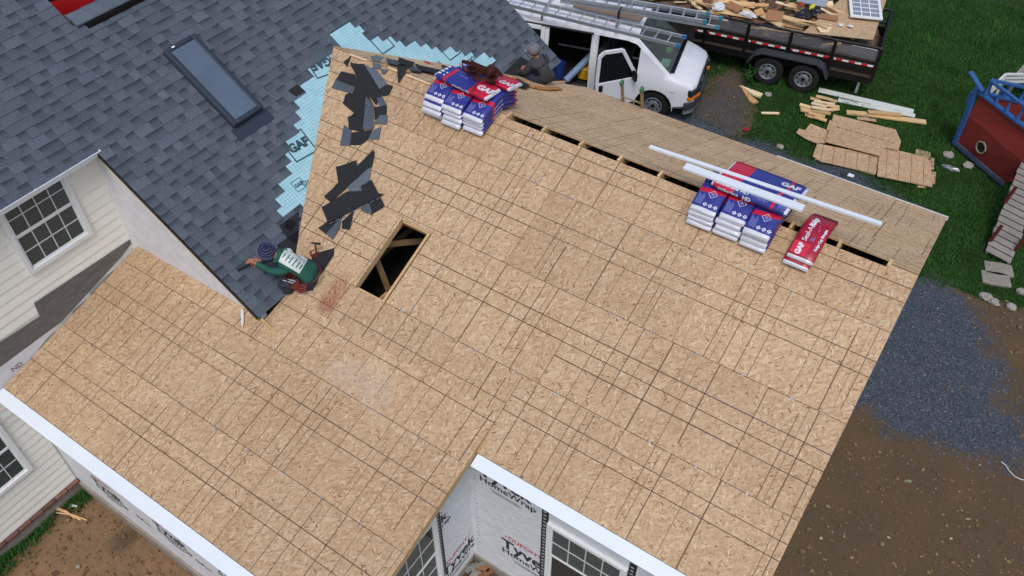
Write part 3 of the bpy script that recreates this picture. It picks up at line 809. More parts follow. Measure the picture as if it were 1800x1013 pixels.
BARE = g2([(1195, 205), (1230, 150), (1290, 110), (1318, 145), (1330, 205), (1300, 260), (1260, 240)])
GRAVEL = g2([(1560, 480), (1640, 490), (1690, 520), (1735, 570), (1752, 640), (1760, 700), (1800, 735), (1830, 790), (1760, 815), (1690, 800), (1640, 770), (1560, 765), (1520, 720), (1450, 700), (1400, 560)])
GRAVEL2 = g2([(880, 60), (1100, 60), (1180, 190), (1245, 200), (1300, 240), (1340, 250), (1400, 275), (1480, 290), (1560, 335), (1620, 360), (1500, 420), (1200, 330), (800, 200)])
YARD = g2([(680, 1180), (700, 960), (900, 960), (1300, 1150)])
def ground_masks(x, y):
    p = (x, y); wob = noise.noise((x*1.7, y*1.7, 0))*.28+noise.noise((x*6, y*6, 3))*.10
    sm = lambda d, w_: max(0, min(1, .5+(d+wob)/w_))
    dirt = max(sm(sdist(p, DIRT), .35), sm(sdist(p, DIRT2), .3), sm(sdist(p, BARE), .7)*.9, sm(sdist(p, YARD), .3))
    grav = max(sm(sdist(p, GRAVEL), .8), sm(sdist(p, GRAVEL2), .8), sm(sdist(p, BARE), .9)*.52)
    return dirt, grav
DARK_PATCH = g2([(186, 970), (205, 940), (232, 926), (242, 940), (228, 962), (205, 975)])  # outline of a darker patch in the pale soil
def pale_mask(x, y): return max(0, min(1, .5+sdist((x, y), DIRT2)/.4))*(1-.9*max(0, min(1, .5+(sdist((x, y), DARK_PATCH)+noise.noise((x*5, y*5, 1))*.1)/.12))) if y < -6 else 0
def ground_z(x, y):
    return noise.noise((x*.5, y*.5, 9))*.03+noise.noise((x*2.3, y*2.3, 2))*.012-.02
gx0, gx1, gy0, gy1, st = -13.0, 8.0, -10.0, 19.0, .11
nx_, ny_ = int((gx1-gx0)/st)+1, int((gy1-gy0)/st)+1
vs_, dm, gm_, pmk = [], [], [], []
for j in range(ny_):
    for i in range(nx_):
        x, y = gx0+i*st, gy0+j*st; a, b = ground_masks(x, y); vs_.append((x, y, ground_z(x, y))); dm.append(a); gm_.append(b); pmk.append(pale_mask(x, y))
fs_ = [(j*nx_+i, j*nx_+i+1, (j+1)*nx_+i+1, (j+1)*nx_+i) for j in range(ny_-1) for i in range(nx_-1)]
# skirt to the horizon
bi = len(vs_); F_ = 700
ring = [(gx0, gy0), (gx1, gy0), (gx1, gy1), (gx0, gy1)]
ci = [0, nx_-1, ny_*nx_-1, (ny_-1)*nx_]
vs_ += [(-F_, -F_, -.3), (F_, -F_, -.3), (F_, F_, -.3), (-F_, F_, -.3)]; dm += [0]*4; gm_ += [0]*4; pmk += [0]*4
edges = [[i for i in range(nx_)], [j*nx_+nx_-1 for j in range(ny_)], [(ny_-1)*nx_+i for i in range(nx_-1, -1, -1)], [j*nx_ for j in range(ny_-1, -1, -1)]]
for e, a, b in zip(edges, (bi, bi+1, bi+2, bi+3), (bi+1, bi+2, bi+3, bi)): fs_.append([a, b]+e[::-1])
me = bpy.data.meshes.new('ground'); me.from_pydata(vs_, [], fs_)
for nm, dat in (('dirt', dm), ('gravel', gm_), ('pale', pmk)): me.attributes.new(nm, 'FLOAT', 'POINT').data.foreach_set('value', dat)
n = NT('ground_soil'); o = n.obj()
A1 = n.node('ShaderNodeAttribute'); A1.attribute_name = 'dirt'; A2 = n.node('ShaderNodeAttribute'); A2.attribute_name = 'gravel'
nA, nB, nC = n.noise(o, 1.1, 5), n.noise(o, 9, 5), n.noise(o, 60, 3)
grass = n.mix(nB, srgb(24, 46, 18), srgb(46, 70, 30))
soil = n.mix(n.ramp(nA, [(.35, 0), (.65, 1)]), srgb(98, 80, 60), srgb(84, 75, 60))
soil = n.mix(n.ramp(nB, [(.4, 0), (.75, .7)]), soil, srgb(100, 78, 60))
soil = n.mix(.6, soil, n.ramp(nC, [(.3, .6), (.7, 1.35)]), 'MULTIPLY')
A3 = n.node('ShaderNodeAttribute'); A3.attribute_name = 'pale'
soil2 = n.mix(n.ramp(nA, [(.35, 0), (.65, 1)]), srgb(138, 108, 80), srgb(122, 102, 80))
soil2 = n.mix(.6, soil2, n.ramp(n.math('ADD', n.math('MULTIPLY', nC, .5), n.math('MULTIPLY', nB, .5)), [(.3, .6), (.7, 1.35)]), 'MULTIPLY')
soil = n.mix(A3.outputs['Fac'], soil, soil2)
vo = n.node('ShaderNodeTexVoronoi'); vo.inputs['Scale'].default_value = 42; n.l(o, vo.inputs['Vector'])
sp = n.node('ShaderNodeSeparateColor'); n.l(vo.outputs['Color'], sp.inputs[0])
stone = n.ramp(sp.outputs[0], [(0, srgb(66, 74, 86)), (.6, srgb(86, 95, 108)), (1, srgb(112, 119, 130))])
stone = n.mix(n.ramp(vo.outputs['Distance'], [(.25, 0), (.6, .6)]), stone, srgb(46, 50, 58))
edge = n.math('MULTIPLY', n.math('SUBTRACT', nB, .5), .8)
c = n.mix(n.ramp(n.math('ADD', A1.outputs['Fac'], edge), [(.4, 0), (.6, 1)]), grass, soil)
gfac = n.ramp(n.math('ADD', A2.outputs['Fac'], n.math('MULTIPLY', edge, 1.6)), [(.3, 0), (.75, 1)])
c = n.mix(gfac, c, stone)
n.set(col=c, rough=.95, spec=.15)
n.bump(n.math('ADD', nC, n.math('MULTIPLY', n.math('MULTIPLY', vo.outputs['Distance'], gfac), -1.5)), .6, .02)
me.materials.append(n.mat)
tag(link('ground', me), kind='structure')
# grass blades
gr = random.Random(3)
gv, gf = [], []
def blades(cnt, xr, yr, hmin, hmax):
    k = 0
    while k < cnt:
        x, y = gr.uniform(*xr), gr.uniform(*yr)
        k += 1
        d = (V((x, y, 0))-CPOS); z = d.dot(_f)
        px_, py_ = 900+CF*d.dot(_r)/z, 506-CF*d.dot(_u)/z
        if not (-30 < px_ < 1830 and -40 < py_ < 1050): continue
        a, b = ground_masks(x, y)
        if gr.random() < max(a, b)*1.06: continue
        if -9.1 < x < .4 and -6.3 < y < 3.4: continue
        h = gr.uniform(hmin, hmax)*(.6+.8*max(0, .5+noise.noise((x*1.3, y*1.3, 5)))); an = gr.uniform(0, 6.28); ln = gr.uniform(.1, .9)*h; w_ = gr.uniform(.004, .009)
        zz = ground_z(x, y); cx_, sx_ = math.cos(an), math.sin(an); b0 = len(gv)
        gv.extend([(x-sx_*w_, y+cx_*w_, zz), (x+sx_*w_, y-cx_*w_, zz), (x+cx_*ln*.4+sx_*w_*.7, y+sx_*ln*.4-cx_*w_*.7, zz+h*.65), (x+cx_*ln*.4-sx_*w_*.7, y+sx_*ln*.4+cx_*w_*.7, zz+h*.65), (x+cx_*ln, y+sx_*ln, zz+h)])
        gf.extend([(b0, b0+1, b0+2, b0+3), (b0+3, b0+2, b0+4)])
blades(230000, (-6, 7.5), (5.0, 18.5), .03, .085)
blades(60000, (-9.3, -6.5), (-9.5, -6.4), .04, .12)
me = bpy.data.meshes.new('grass'); me.from_pydata(gv, [], gf)
n = NT('grass_blade'); o = n.obj(); gn = n.noise(o, .9, 4); g3 = n.noise(o, 40, 2)
c = n.mix(n.ramp(gn, [(.35, 0), (.65, 1)]), srgb(28, 72, 24), srgb(52, 104, 38)); c = n.mix(n.ramp(g3, [(.5, 0), (.85, .8)]), c, srgb(90, 124, 54))
n.set(col=c, rough=.6, spec=.25); me.materials.append(n.mat)
tag(link('grass', me), 'short green lawn grass of the yard', 'grass', kind='stuff')
# loose stones
def pebble(r, seed, flat=.65, sub=1):
    bm = bmesh.new(); bmesh.ops.create_icosphere(bm, subdivisions=sub, radius=r)
    q = random.Random(seed)
    for v in bm.verts: v.co *= q.uniform(.75, 1.2); v.co.z *= flat
    return bm
PEB = []
for i in range(5):
    bm = pebble(1, i); bm.verts.ensure_lookup_table(); PEB.append(([tuple(v.co) for v in bm.verts], [[v.index for v in f.verts] for f in bm.faces])); bm.free()
for nm, lab, cat, polyL, cnt, cols, sz in (('gravel', 'blue grey crushed gravel of the driveway', 'gravel', (GRAVEL, GRAVEL2), 17000, ((64, 70, 80), (84, 91, 101), (128, 132, 137)), (.006, .016)),
                                     ('soil_clods', 'loose brown clods and small stones on the bare soil', 'soil', (DIRT, DIRT2, BARE, YARD), 14000, ((84, 66, 50), (118, 94, 70), (142, 124, 104)), (.006, .024))):
    pv, pf = [], []; k = 0
    while k < cnt:
        k += 1
        poly = polyL[0] if gr.random() < .4 else (polyL[1] if gr.random() < .75 else gr.choice(polyL))
        xs_, ys_ = [p[0] for p in poly], [p[1] for p in poly]; x, y = gr.uniform(min(xs_), max(xs_)), gr.uniform(min(ys_), max(ys_))
        d = (V((x, y, 0))-CPOS); z = d.dot(_f)
        if z < 1: continue
        px_, py_ = 900+CF*d.dot(_r)/z, 506-CF*d.dot(_u)/z
        if not (-30 < px_ < 1830 and -40 < py_ < 1050): continue
        a, b = ground_masks(x, y); m_ = b if nm == 'gravel' else a*(1-b*.85)
        if gr.random() > m_: continue
        if -9.1 < x < .35 and -6.3 < y < 3.4 and not (x > XIC and y < -4): continue
        r_ = gr.uniform(*sz)*(1 if gr.random() < .95 else 2.4); va, fa = gr.choice(PEB); an = gr.uniform(0, 6.28); ca, sa = math.cos(an), math.sin(an); b0 = len(pv); zz = ground_z(x, y)+r_*.2
        pv.extend([(x+r_*(p[0]*ca-p[1]*sa), y+r_*(p[0]*sa+p[1]*ca), zz+r_*p[2]) for p in va]); pf.extend([[b0+i for i in f] for f in fa])
    me = bpy.data.meshes.new(nm); me.from_pydata(pv, [], pf)
    n = NT(nm+'_stone'); sp = n.node('ShaderNodeSeparateColor'); n.l(n.voro(n.obj(), 30), sp.inputs[0])
    n.set(col=n.ramp(sp.outputs[0], [(0, srgb(*cols[0])), (.7, srgb(*cols[1])), (1, srgb(*cols[2]))]), rough=.9, spec=.2); me.materials.append(n.mat)
    tag(link(nm, me), lab, cat, kind='stuff')
# patio slab in the inner corner
MB().box((-1.9, -4.95, .02), (2.5, 1.9, .10)).build('patio_slab', CONC, None, bevel=.01)['kind'] = 'structure'
# ================================================================== shingle bundles on the ridge
def bundle_material(name, base, band, mode):
    n = NT(name)
    def at(a):
        q = n.node('ShaderNodeAttribute'); q.attribute_name = a; return q.outputs['Fac']
    pl, pw, ph = at('pl'), at('pw'), at('ph')
    wr_ = n.noise(n.obj(), 14, 4)
    c = n.mix(n.ramp(wr_, [(.3, 0), (.7, 1)]), base, tuple([x*1.25 for x in base[:3]]+[1]))
    if mode == 'drape':
        d = n.math('ABSOLUTE', n.math('SUBTRACT', pl, n.math('ADD', .285, n.math('MULTIPLY', pw, .05))))
        c = n.mix(n.math('LESS_THAN', d, .035), c, band)
        c = n.mix(n.math('GREATER_THAN', pl, .9), c, band)
    elif mode == 'flat':
        c = n.mix(n.math('GREATER_THAN', pl, .66), c, band)
        c = n.mix(n.math('LESS_THAN', n.math('ABSOLUTE', n.math('SUBTRACT', pl, .2)), .03), c, band)
    elif mode == 'flat2':
        c = n.mix(n.math('LESS_THAN', pl, .3), c, band)
        c = n.mix(n.math('LESS_THAN', n.math('ABSOLUTE', n.math('SUBTRACT', pl, .8)), .02), c, band)
    end = n.math('LESS_THAN', pl, .045) if mode == 'drape' else n.math('ADD', n.math('LESS_THAN', pl, .02), n.math('GREATER_THAN', pl, .965), clamp=True)
    c = n.mix(end, c, srgb(206, 210, 220))
    if mode in ('drape',):
        c = n.mix(n.math('MULTIPLY', n.math('LESS_THAN', ph, .28), n.math('LESS_THAN', pl, .16)), c, srgb(206, 210, 220))
    n.set(col=c, rough=.32, spec=.5); n.bump(wr_, .3, .01)
    return n.mat
BLUE, REDC = srgb(44, 50, 128), srgb(192, 30, 62)
BM = {m: bundle_material('bundle_wrap_'+m, BLUE, REDC, m) for m in ('drape', 'flat', 'flat2')}
BM['ridge'] = bundle_material('bundle_wrap_ridge', srgb(150, 24, 50), REDC, 'plain')
PW = pm('bag_white_print', srgb(214, 216, 226), .4, .05, 20); PLB = pm('bag_pale_print', srgb(122, 130, 190), .4, .05, 20); PRD = pm('bag_red_print', srgb(200, 36, 66), .4, .05, 20)
bseed = [0]
def bundle(mapf, L, W, H, mode, label, group=None, drape=True, white_ends=True):
    """mapf(l,w,h) -> world ; one printed plastic bundle"""
    bseed[0] += 1; q = random.Random(bseed[0]); N = 16
    base = mapf(0, 0, 0)
    root = thing('shingle_bundle', label, 'shingle bundle', (base.x, base.y, base.z), group)
    q0 = q.uniform(.35, .6); cs = [(-.5, .25), (-.5, .75), (-.46, 1), (-.2, 1.02), (.2, 1.02), (.46, 1), (.5, .75), (.5, .25), (.46, 0), (-.46, 0)]
    vs_, pl, pw, ph = [], [], [], []
    for i in range(N+1):
        t = i/N; l = (t-.5)*L
        e = min(t, 1-t)*N
        sc = 1.0 if e >= 1.2 else (q0 if e < .5 else .9); scw = 1.0 if e >= .5 else .95
        for a, b in cs:
            nz_ = noise.noise((l*7+bseed[0]*3, a*5, b*3))*(.006 if e > 1.2 else .014)
            hh = H*(.5+(b-.5)*sc)+(nz_ if b > .5 else 0)
            vs_.append(mapf(l, a*W*scw, hh)); pl.append(t); pw.append(a+.5); ph.append(b)
    k = len(cs)
    fs_ = [(i*k+j, i*k+(j+1) % k, (i+1)*k+(j+1) % k, (i+1)*k+j) for i in range(N) for j in range(k)]
    fs_ += [list(range(k)), [N*k+j for j in range(k)][::-1]]
    # the last two rings form the end caps and take the end colour
    mb = MB(); mb.add(vs_, fs_); me = mb
    inv = T(base.x, base.y, base.z)
    o = mb.build('wrapper', BM[mode], root, mw=inv, smooth=50)
    for nm, dat in (('pl', pl), ('pw', pw), ('ph', ph)): o.data.attributes.new(nm, 'FLOAT', 'POINT').data.foreach_set('value', dat)
    bm = bmesh.new(); bm.from_mesh(o.data); bmesh.ops.recalc_face_normals(bm, faces=bm.faces); bm.to_mesh(o.data); bm.free()
    def decal(quads, mat, name, h=H*1.02+.004):
        mm = MB()
        for qd in quads: mm.add([mapf(a, b, h) for a, b in qd], [tuple(range(len(qd)))])
        mm.build(name, mat, root)
    def dec_text(body, size, l, w, mat, rot=0, bold=.002, h=H*1.02+.004, side=False, fl=1):
        tv, tf = text_mesh(body, size, bold); mm = MB(); ca, sa = math.cos(rot), math.sin(rot)
        if side: mm.add([mapf(l+p[0]*fl, w, h+p[1]) for p in tv], tf)
        else: mm.add([mapf(l+(p[0]*ca-p[1]*sa), w+fl*(p[0]*sa+p[1]*ca), h) for p in tv], tf)
        mm.build('lettering', mat, root)
    return root, decal, dec_text
def diamond(l, w, r): return [(l-r, w), (l, w+r), (l+r, w), (l, w-r)]
def ring(l, w, r, t):
    o_ = diamond(l, w, r); i_ = diamond(l, w, r-t); return [[o_[j], o_[(j+1) % 4], i_[(j+1) % 4], i_[j]] for j in range(4)]
EB = .12
def zr_drape(y): 
    m_ = math.tan(AL) if y < 0 else math.tan(ALF)
    return ZR-m_*(math.sqrt(y*y+EB*EB)-EB)+.012
def drape(xc, yoff, hb, jit=0, skew=0):
    def f(l, w, h):
        y = l*.925+yoff; return V((xc+w+skew*l, y, zr_drape(y)+hb+h*1.0))
    return f
def flat(xc, y, zc, rot=0, tilt=0):
    c, s = math.cos(rot), math.sin(rot)
    def f(l, w, h): return V((xc+l*c-w*s, y+l*s+w*c, zc+h+tilt*w))
    return f
def drape_stack(xs, layers, yoff, where, group):
    Hb = .068
    for ci, x in enumerate(xs):
        for k in range(layers):
            q = random.Random(ci*10+k+int(x*7))
            top = k == layers-1
            f = drape(x+q.uniform(-.008, .008), yoff+q.uniform(-.035, .03)-.012*(3-k), k*(Hb+.003), skew=q.uniform(-.025, .025))
            pos = ('column above the skylight opening side', 'middle column', 'column towards the gable end')[ci]
            lab = f'{"topmost" if top else ("bottom", "second", "third")[k]} blue shingle bundle, {("left ridge-start", "middle", "gable-end")[ci]} column of {where}'
            root, decal, dtext = bundle(f, .98, .345, Hb, 'drape', lab, group)
            if top:
                decal([diamond(-.40, .01+.07*j-.02, .03) for j in range(3)], PW, 'diamonds')
                for j in range(3): decal([diamond(-.40, .01+.07*j-.02, .014)], PLB, 'diamond_core', h=Hb*1.02+.006)
                decal(ring(-.235, .02, .062, .008), PW, 'emblem')
                decal([diamond(-.235, .02, .028)], PLB, 'emblem_core')
                decal([[(-.42+.0, -.14+.018*j), (-.26-.02*(j % 3), -.14+.018*j), (-.26-.02*(j % 3), -.132+.018*j), (-.42, -.132+.018*j)] for j in range(5)], PLB, 'small_print')
            elif ci == 2:
                # printed long side facing the gable end
                dtext('timberline HD', .04, -.05, .5*.345+.004, PW, 0, .001, h=Hb*.5, side=True)
    return layers*(Hb+.003)
GA = 'bundles stacked across the ridge beside the skylight end'; GBn = 'bundles stacked across the ridge near the gable'
xa0 = on_near(752, 192).x+.18
ztA = drape_stack([xa0, xa0+.365, xa0+.73], 4, -.03, 'the stack under the leather belts', GA)
xb0 = on_near(1210, 388).x+.175
ztB = drape_stack([xb0, xb0+.36, xb0+.72], 4, -.06, 'the stack under the white trim', GBn)
# crosswise bundles on top
def cross(x, y, z, mode, lab, grp, rot=0, tilt=0):
    root, decal, dtext = bundle(flat(x, y, z, rot, tilt), 1.0, .335, .068, mode, lab, grp)
    return root, decal, dtext
zA = zr_drape(.0)+ztA+.004
r_, dec, dt = cross(xa0+.36, -.09, zA, 'flat', 'crosswise blue and red shingle bundle with a big white logo, under the belts', GA, RD(-6))
dt('timberline HD', .058, .02, -.5*.335-.004, PW, 0, .001, h=.034, side=True)
dt('GAF', .15, .36, -.01, PW, 0, .008); dec([diamond(-.44+.07*0, -.1+.07*j, .028) for j in range(4)], PW, 'diamonds'); dec([diamond(-.36, -.1+.07*j, .02) for j in range(2)], PW, 'diamonds')
dt('Shingles', .05, -.1, .04, PLB, 0, .001)
r_, dec, dt = cross(xa0+.48, .27, zA-.035, 'flat', 'crosswise blue and red shingle bundle half hidden behind the leather belts', GA, RD(-3), -.18)
dt('GAF', .13, .37, -.06, PW, 0, .006); dec([diamond(-.42, -.1+.07*j, .028) for j in range(3)], PW, 'diamonds')
zB = zr_drape(.0)+ztB+.004
r_, dec, dt = cross(xb0+.46, -.10, zB, 'flat2', 'crosswise bundle reading timberline on its side, beneath the white trim', GBn, RD(-2))
dt('timberline', .068, -.27, -.5*.335-.004, PW, 0, .001, h=.034, side=True); dt('HD', .075, -.02, -.5*.335-.004, PW, 0, .004, h=.034, side=True)
dt('timberline HD', .075, -.24, -.12, PW, 0, .002)
dt('Shingles', .075, .12, -.11, PLB, 0, .001); dec(ring(.28, .06, .05, .007), PW, 'emblem'); dec([diamond(.12+.07*j, -.13+.0*j, .022) for j in range(0, 2)], PLB, 'diamonds')
dec([[(.36, -.14+.02*j), (.46, -.14+.02*j), (.46, -.13+.02*j), (.36, -.13+.02*j)] for j in range(5)], PLB, 'small_print')
r_, dec, dt = cross(xb0+.50, .26, zB-.035, 'flat2', 'crosswise red ended bundle on the far side, beneath the white trim', GBn, RD(-1), -.18)
dt('GAF', .13, .30, .0, PW, 0, .006)
# two bags of ridge caps
xs_ = (on_near(1378, 458).x+on_near(1425, 470).x)/2+.02
for k in range(2):
    f = drape(xs_+.02*k-.01, -.12+.035*k, k*.075, skew=.02)
    root, decal, dtext = bundle(f, .92, .33, .072, 'ridge', ('lower' if k == 0 else 'upper')+' of two dark red ridge cap bags straddling the ridge', 'dark red ridge cap bags')
    if k == 1:
        h_ = .072*1.02+.004
        decal([[(-.435, -.155), (-.25, -.155), (-.25, .04), (-.435, .04)]], PRD, 'panel')
        dtext('GAF', .085, -.35, -.06, PW, 0, .006, h=h_+.002, fl=-1)
        dtext('Seal-A-', .085, -.105, -.06, PW, 0, .001, fl=-1); dtext('Ridge', .085, .10, -.06, PW, 0, .006, fl=-1)
        decal([[(-.2, .0+.018*j), (.12-.05*j, .0+.018*j), (.12-.05*j, .007+.018*j), (-.2, .007+.018*j)] for j in range(3)], PLB, 'small_print')
        dtext('Ridge Cap Shingles', .045, -.14, .115, PW, 0, .002, fl=-1)
        decal(ring(.36, .03, .07, .012), INK, 'emblem')
for v_ in []: pass

# ================================================================== white trim lengths lying across the stack
def trim_board(p0_, p1_, wdt, lab, lip=.02):
    d = (p1_-p0_).normalized(); sdv = d.cross(V((0, 0, 1))).normalized()
    mb = MB().beam(p0_, p1_, wdt, .006).beam(p0_+sdv*(wdt/2-.004)-V((0, 0, .0135)), p1_+sdv*(wdt/2-.004)-V((0, 0, .0135)), .006, .02).beam(p0_-sdv*(wdt/2-.004)-V((0, 0, .0135)), p1_-sdv*(wdt/2-.004)-V((0, 0, .0135)), .006, .02)
    return tag(mb.build('trim_board', WHITE), lab, 'trim', 'white trim lengths')
zt = zB+.068+.03
trim_board(gz(1204, 291, zt), gz(1413, 366, zt), .125, 'short wide white trim length lying on the crosswise bundle')
trim_board(gz(1142, 257, zt-.02), gz(1550, 393, zt-.02), .062, 'long narrow white trim length lying behind the wide one')

# ================================================================== leather belts and tools
LEATH = pm('dark_leather', srgb(74, 40, 32), .55, .3, 12, .3, 60); LEATH2 = pm('red_leather', srgb(120, 52, 44), .5, .28, 12, .3, 60); TANL = pm('tan_leather', srgb(150, 92, 56), .55, .2, 12, .3, 60)
lb = zA+.072
tb = thing('tool_belt', 'dark brown leather tool belts heaped on the shingle bundles', 'tool belt', (xa0+.4, .05, lb))
q = random.Random(8)
def strap(pts, wdt, t, mat, name, parent):
    mb = MB()
    for a, b in zip(pts[:-1], pts[1:]): mb.beam(a, b, t, wdt, (0, 0, 1))
    return mb.build(name, mat, parent)
for (ox, oy, rx, ry, zz, tl, wdt) in ((-.1, .1, .2, .11, .06, .3, .055), (.12, .02, .17, .12, .055, -.4, .06), (.2, .16, .14, .09, .07, .5, .05), (.0, .2, .24, .07, .05, .2, .05)):
    pts = [V((xa0+.42+ox+rx*math.cos(a)*(1+.12*math.sin(3*a+ox*9)), .04+oy+ry*math.sin(a), lb+zz+.035*math.sin(2*a+tl*6))) for a in [i*6.283/18 for i in range(19)]]
    strap(pts, wdt, .007, LEATH, 'strap', tb)
def pouch(mw, w_, d_, h_, mat, parent, name='pouch', flaps=2):
    """open topped leather pocket: tapered shell with a lip"""
    n_ = 14; prof = []
    for j, (sc, z) in enumerate(((.55, 0), (.8, .04*h_/.2), (1, .5*h_), (1.12, h_), (1.04, h_), (.9, .55*h_), (.6, .12*h_))):
        prof += [(math.copysign(abs(math.cos(a))**.7, math.cos(a))*w_/2*sc, math.copysign(abs(math.sin(a))**.7, math.sin(a))*d_/2*sc, z) for a in [i*6.283/n_ for i in range(n_)]]
    mb = MB(); fs = [(j*n_+i, j*n_+(i+1) % n_, (j+1)*n_+(i+1) % n_, (j+1)*n_+i) for j in range(6) for i in range(n_)]
    fs += [[i for i in range(n_)][::-1], [6*n_+i for i in range(n_)]]
    mb.add(prof, fs, 0, mw)
    return mb.build(name, mat, parent, smooth=50)
for dx, dy, rz, rx in ((-.06, .02, .4, .5), (.14, .1, -.7, -.6), (.24, .0, 1.2, .8)):
    pouch(T(xa0+.42+dx, .04+dy, lb+.045) @ RZ(rz) @ RX(rx), .15, .08, .13, LEATH, tb)
strap([V((xa0+.55, -.10, lb+.05)), V((xa0+.57, -.2, lb+.03)), V((xa0+.575, -.27, lb-.01)), V((xa0+.58, -.275, lb-.07))], .04, .006, LEATH2, 'hanging_strap', tb)
def knife(p, d, lab, matc):
    d = V(d).normalized(); root = thing('utility_knife', lab, 'knife', (p.x, p.y, p.z), 'knives left on the far slope')
    MB().beam(p-d*.07, p+d*.05, .028, .018, mi=0).build('handle', matc, root, bevel=.004); MB().beam(p+d*.05, p+d*.1, .02, .012).build('head', STEEL, root)
knife(on_far(752, 110, .015), (1, .1, -.05), 'red handled knife lying on the far slope near the underlayment', pm('red_plastic', srgb(170, 36, 40), .4, .1, 10))
knife(on_far(768, 108, .015), (1, -.1, -.05), 'blue grey handled knife lying on the far slope near the underlayment', pm('blue_plastic', srgb(60, 100, 120), .4, .1, 10))

# ================================================================== shingle offcuts on the deck
scn = [0]
def scrap(pts, dark, h, plane=on_near, nrm=NN, lab=None, curl=.024, grp='shingle offcuts strewn beside the valley'):
    scn[0] += 1; q = random.Random(scn[0])
    P = [plane(*p) for p in pts]; c = sum(P, V())/len(P)
    # fan with a raised, slightly warped rim
    rim = [p+nrm*(h+q.uniform(0, curl)) for p in P]; mids = [(rim[i]+rim[(i+1) % len(rim)])/2-nrm*curl*.3 for i in range(len(rim))]
    loop = []
    for a, b in zip(rim, mids): loop += [a, b]
    cc = c+nrm*(h+.004); n_ = len(loop); mb = MB()
    top = loop+[cc]; bot = [p-nrm*.0045 for p in loop]+[cc-nrm*.0045]
    if ((loop[1]-cc).cross(loop[2]-cc)).dot(nrm) < 0:
        order = lambda i, j: (j, i)
    else: order = lambda i, j: (i, j)
    fs = []
    for i in range(n_):
        a, b = order(i, (i+1) % n_); fs.append((a, b, n_)); fs.append((n_+1+b, n_+1+a, 2*n_+1)); fs.append((n_+1+a, n_+1+b, b, a))
    mb.add(top+bot, fs)
    o = mb.build('shingle_offcut', SHBACK if dark else SHG)
    if not dark:
        tn = [q.choice((.5, .6, .66))]*len(o.data.vertices); o.data.attributes.new('tone', 'FLOAT', 'POINT').data.foreach_set('value', tn)
    return tag(o, lab, 'shingle', grp)
zA_ = lambda L: [(570+x/5.33, 70+y/5.33) for x, y in L]; zB_ = lambda L: [(550+x/5.33, 240+y/5.33) for x, y in L]
up, lo = 'in the long heap', 'in the heap above the opening'
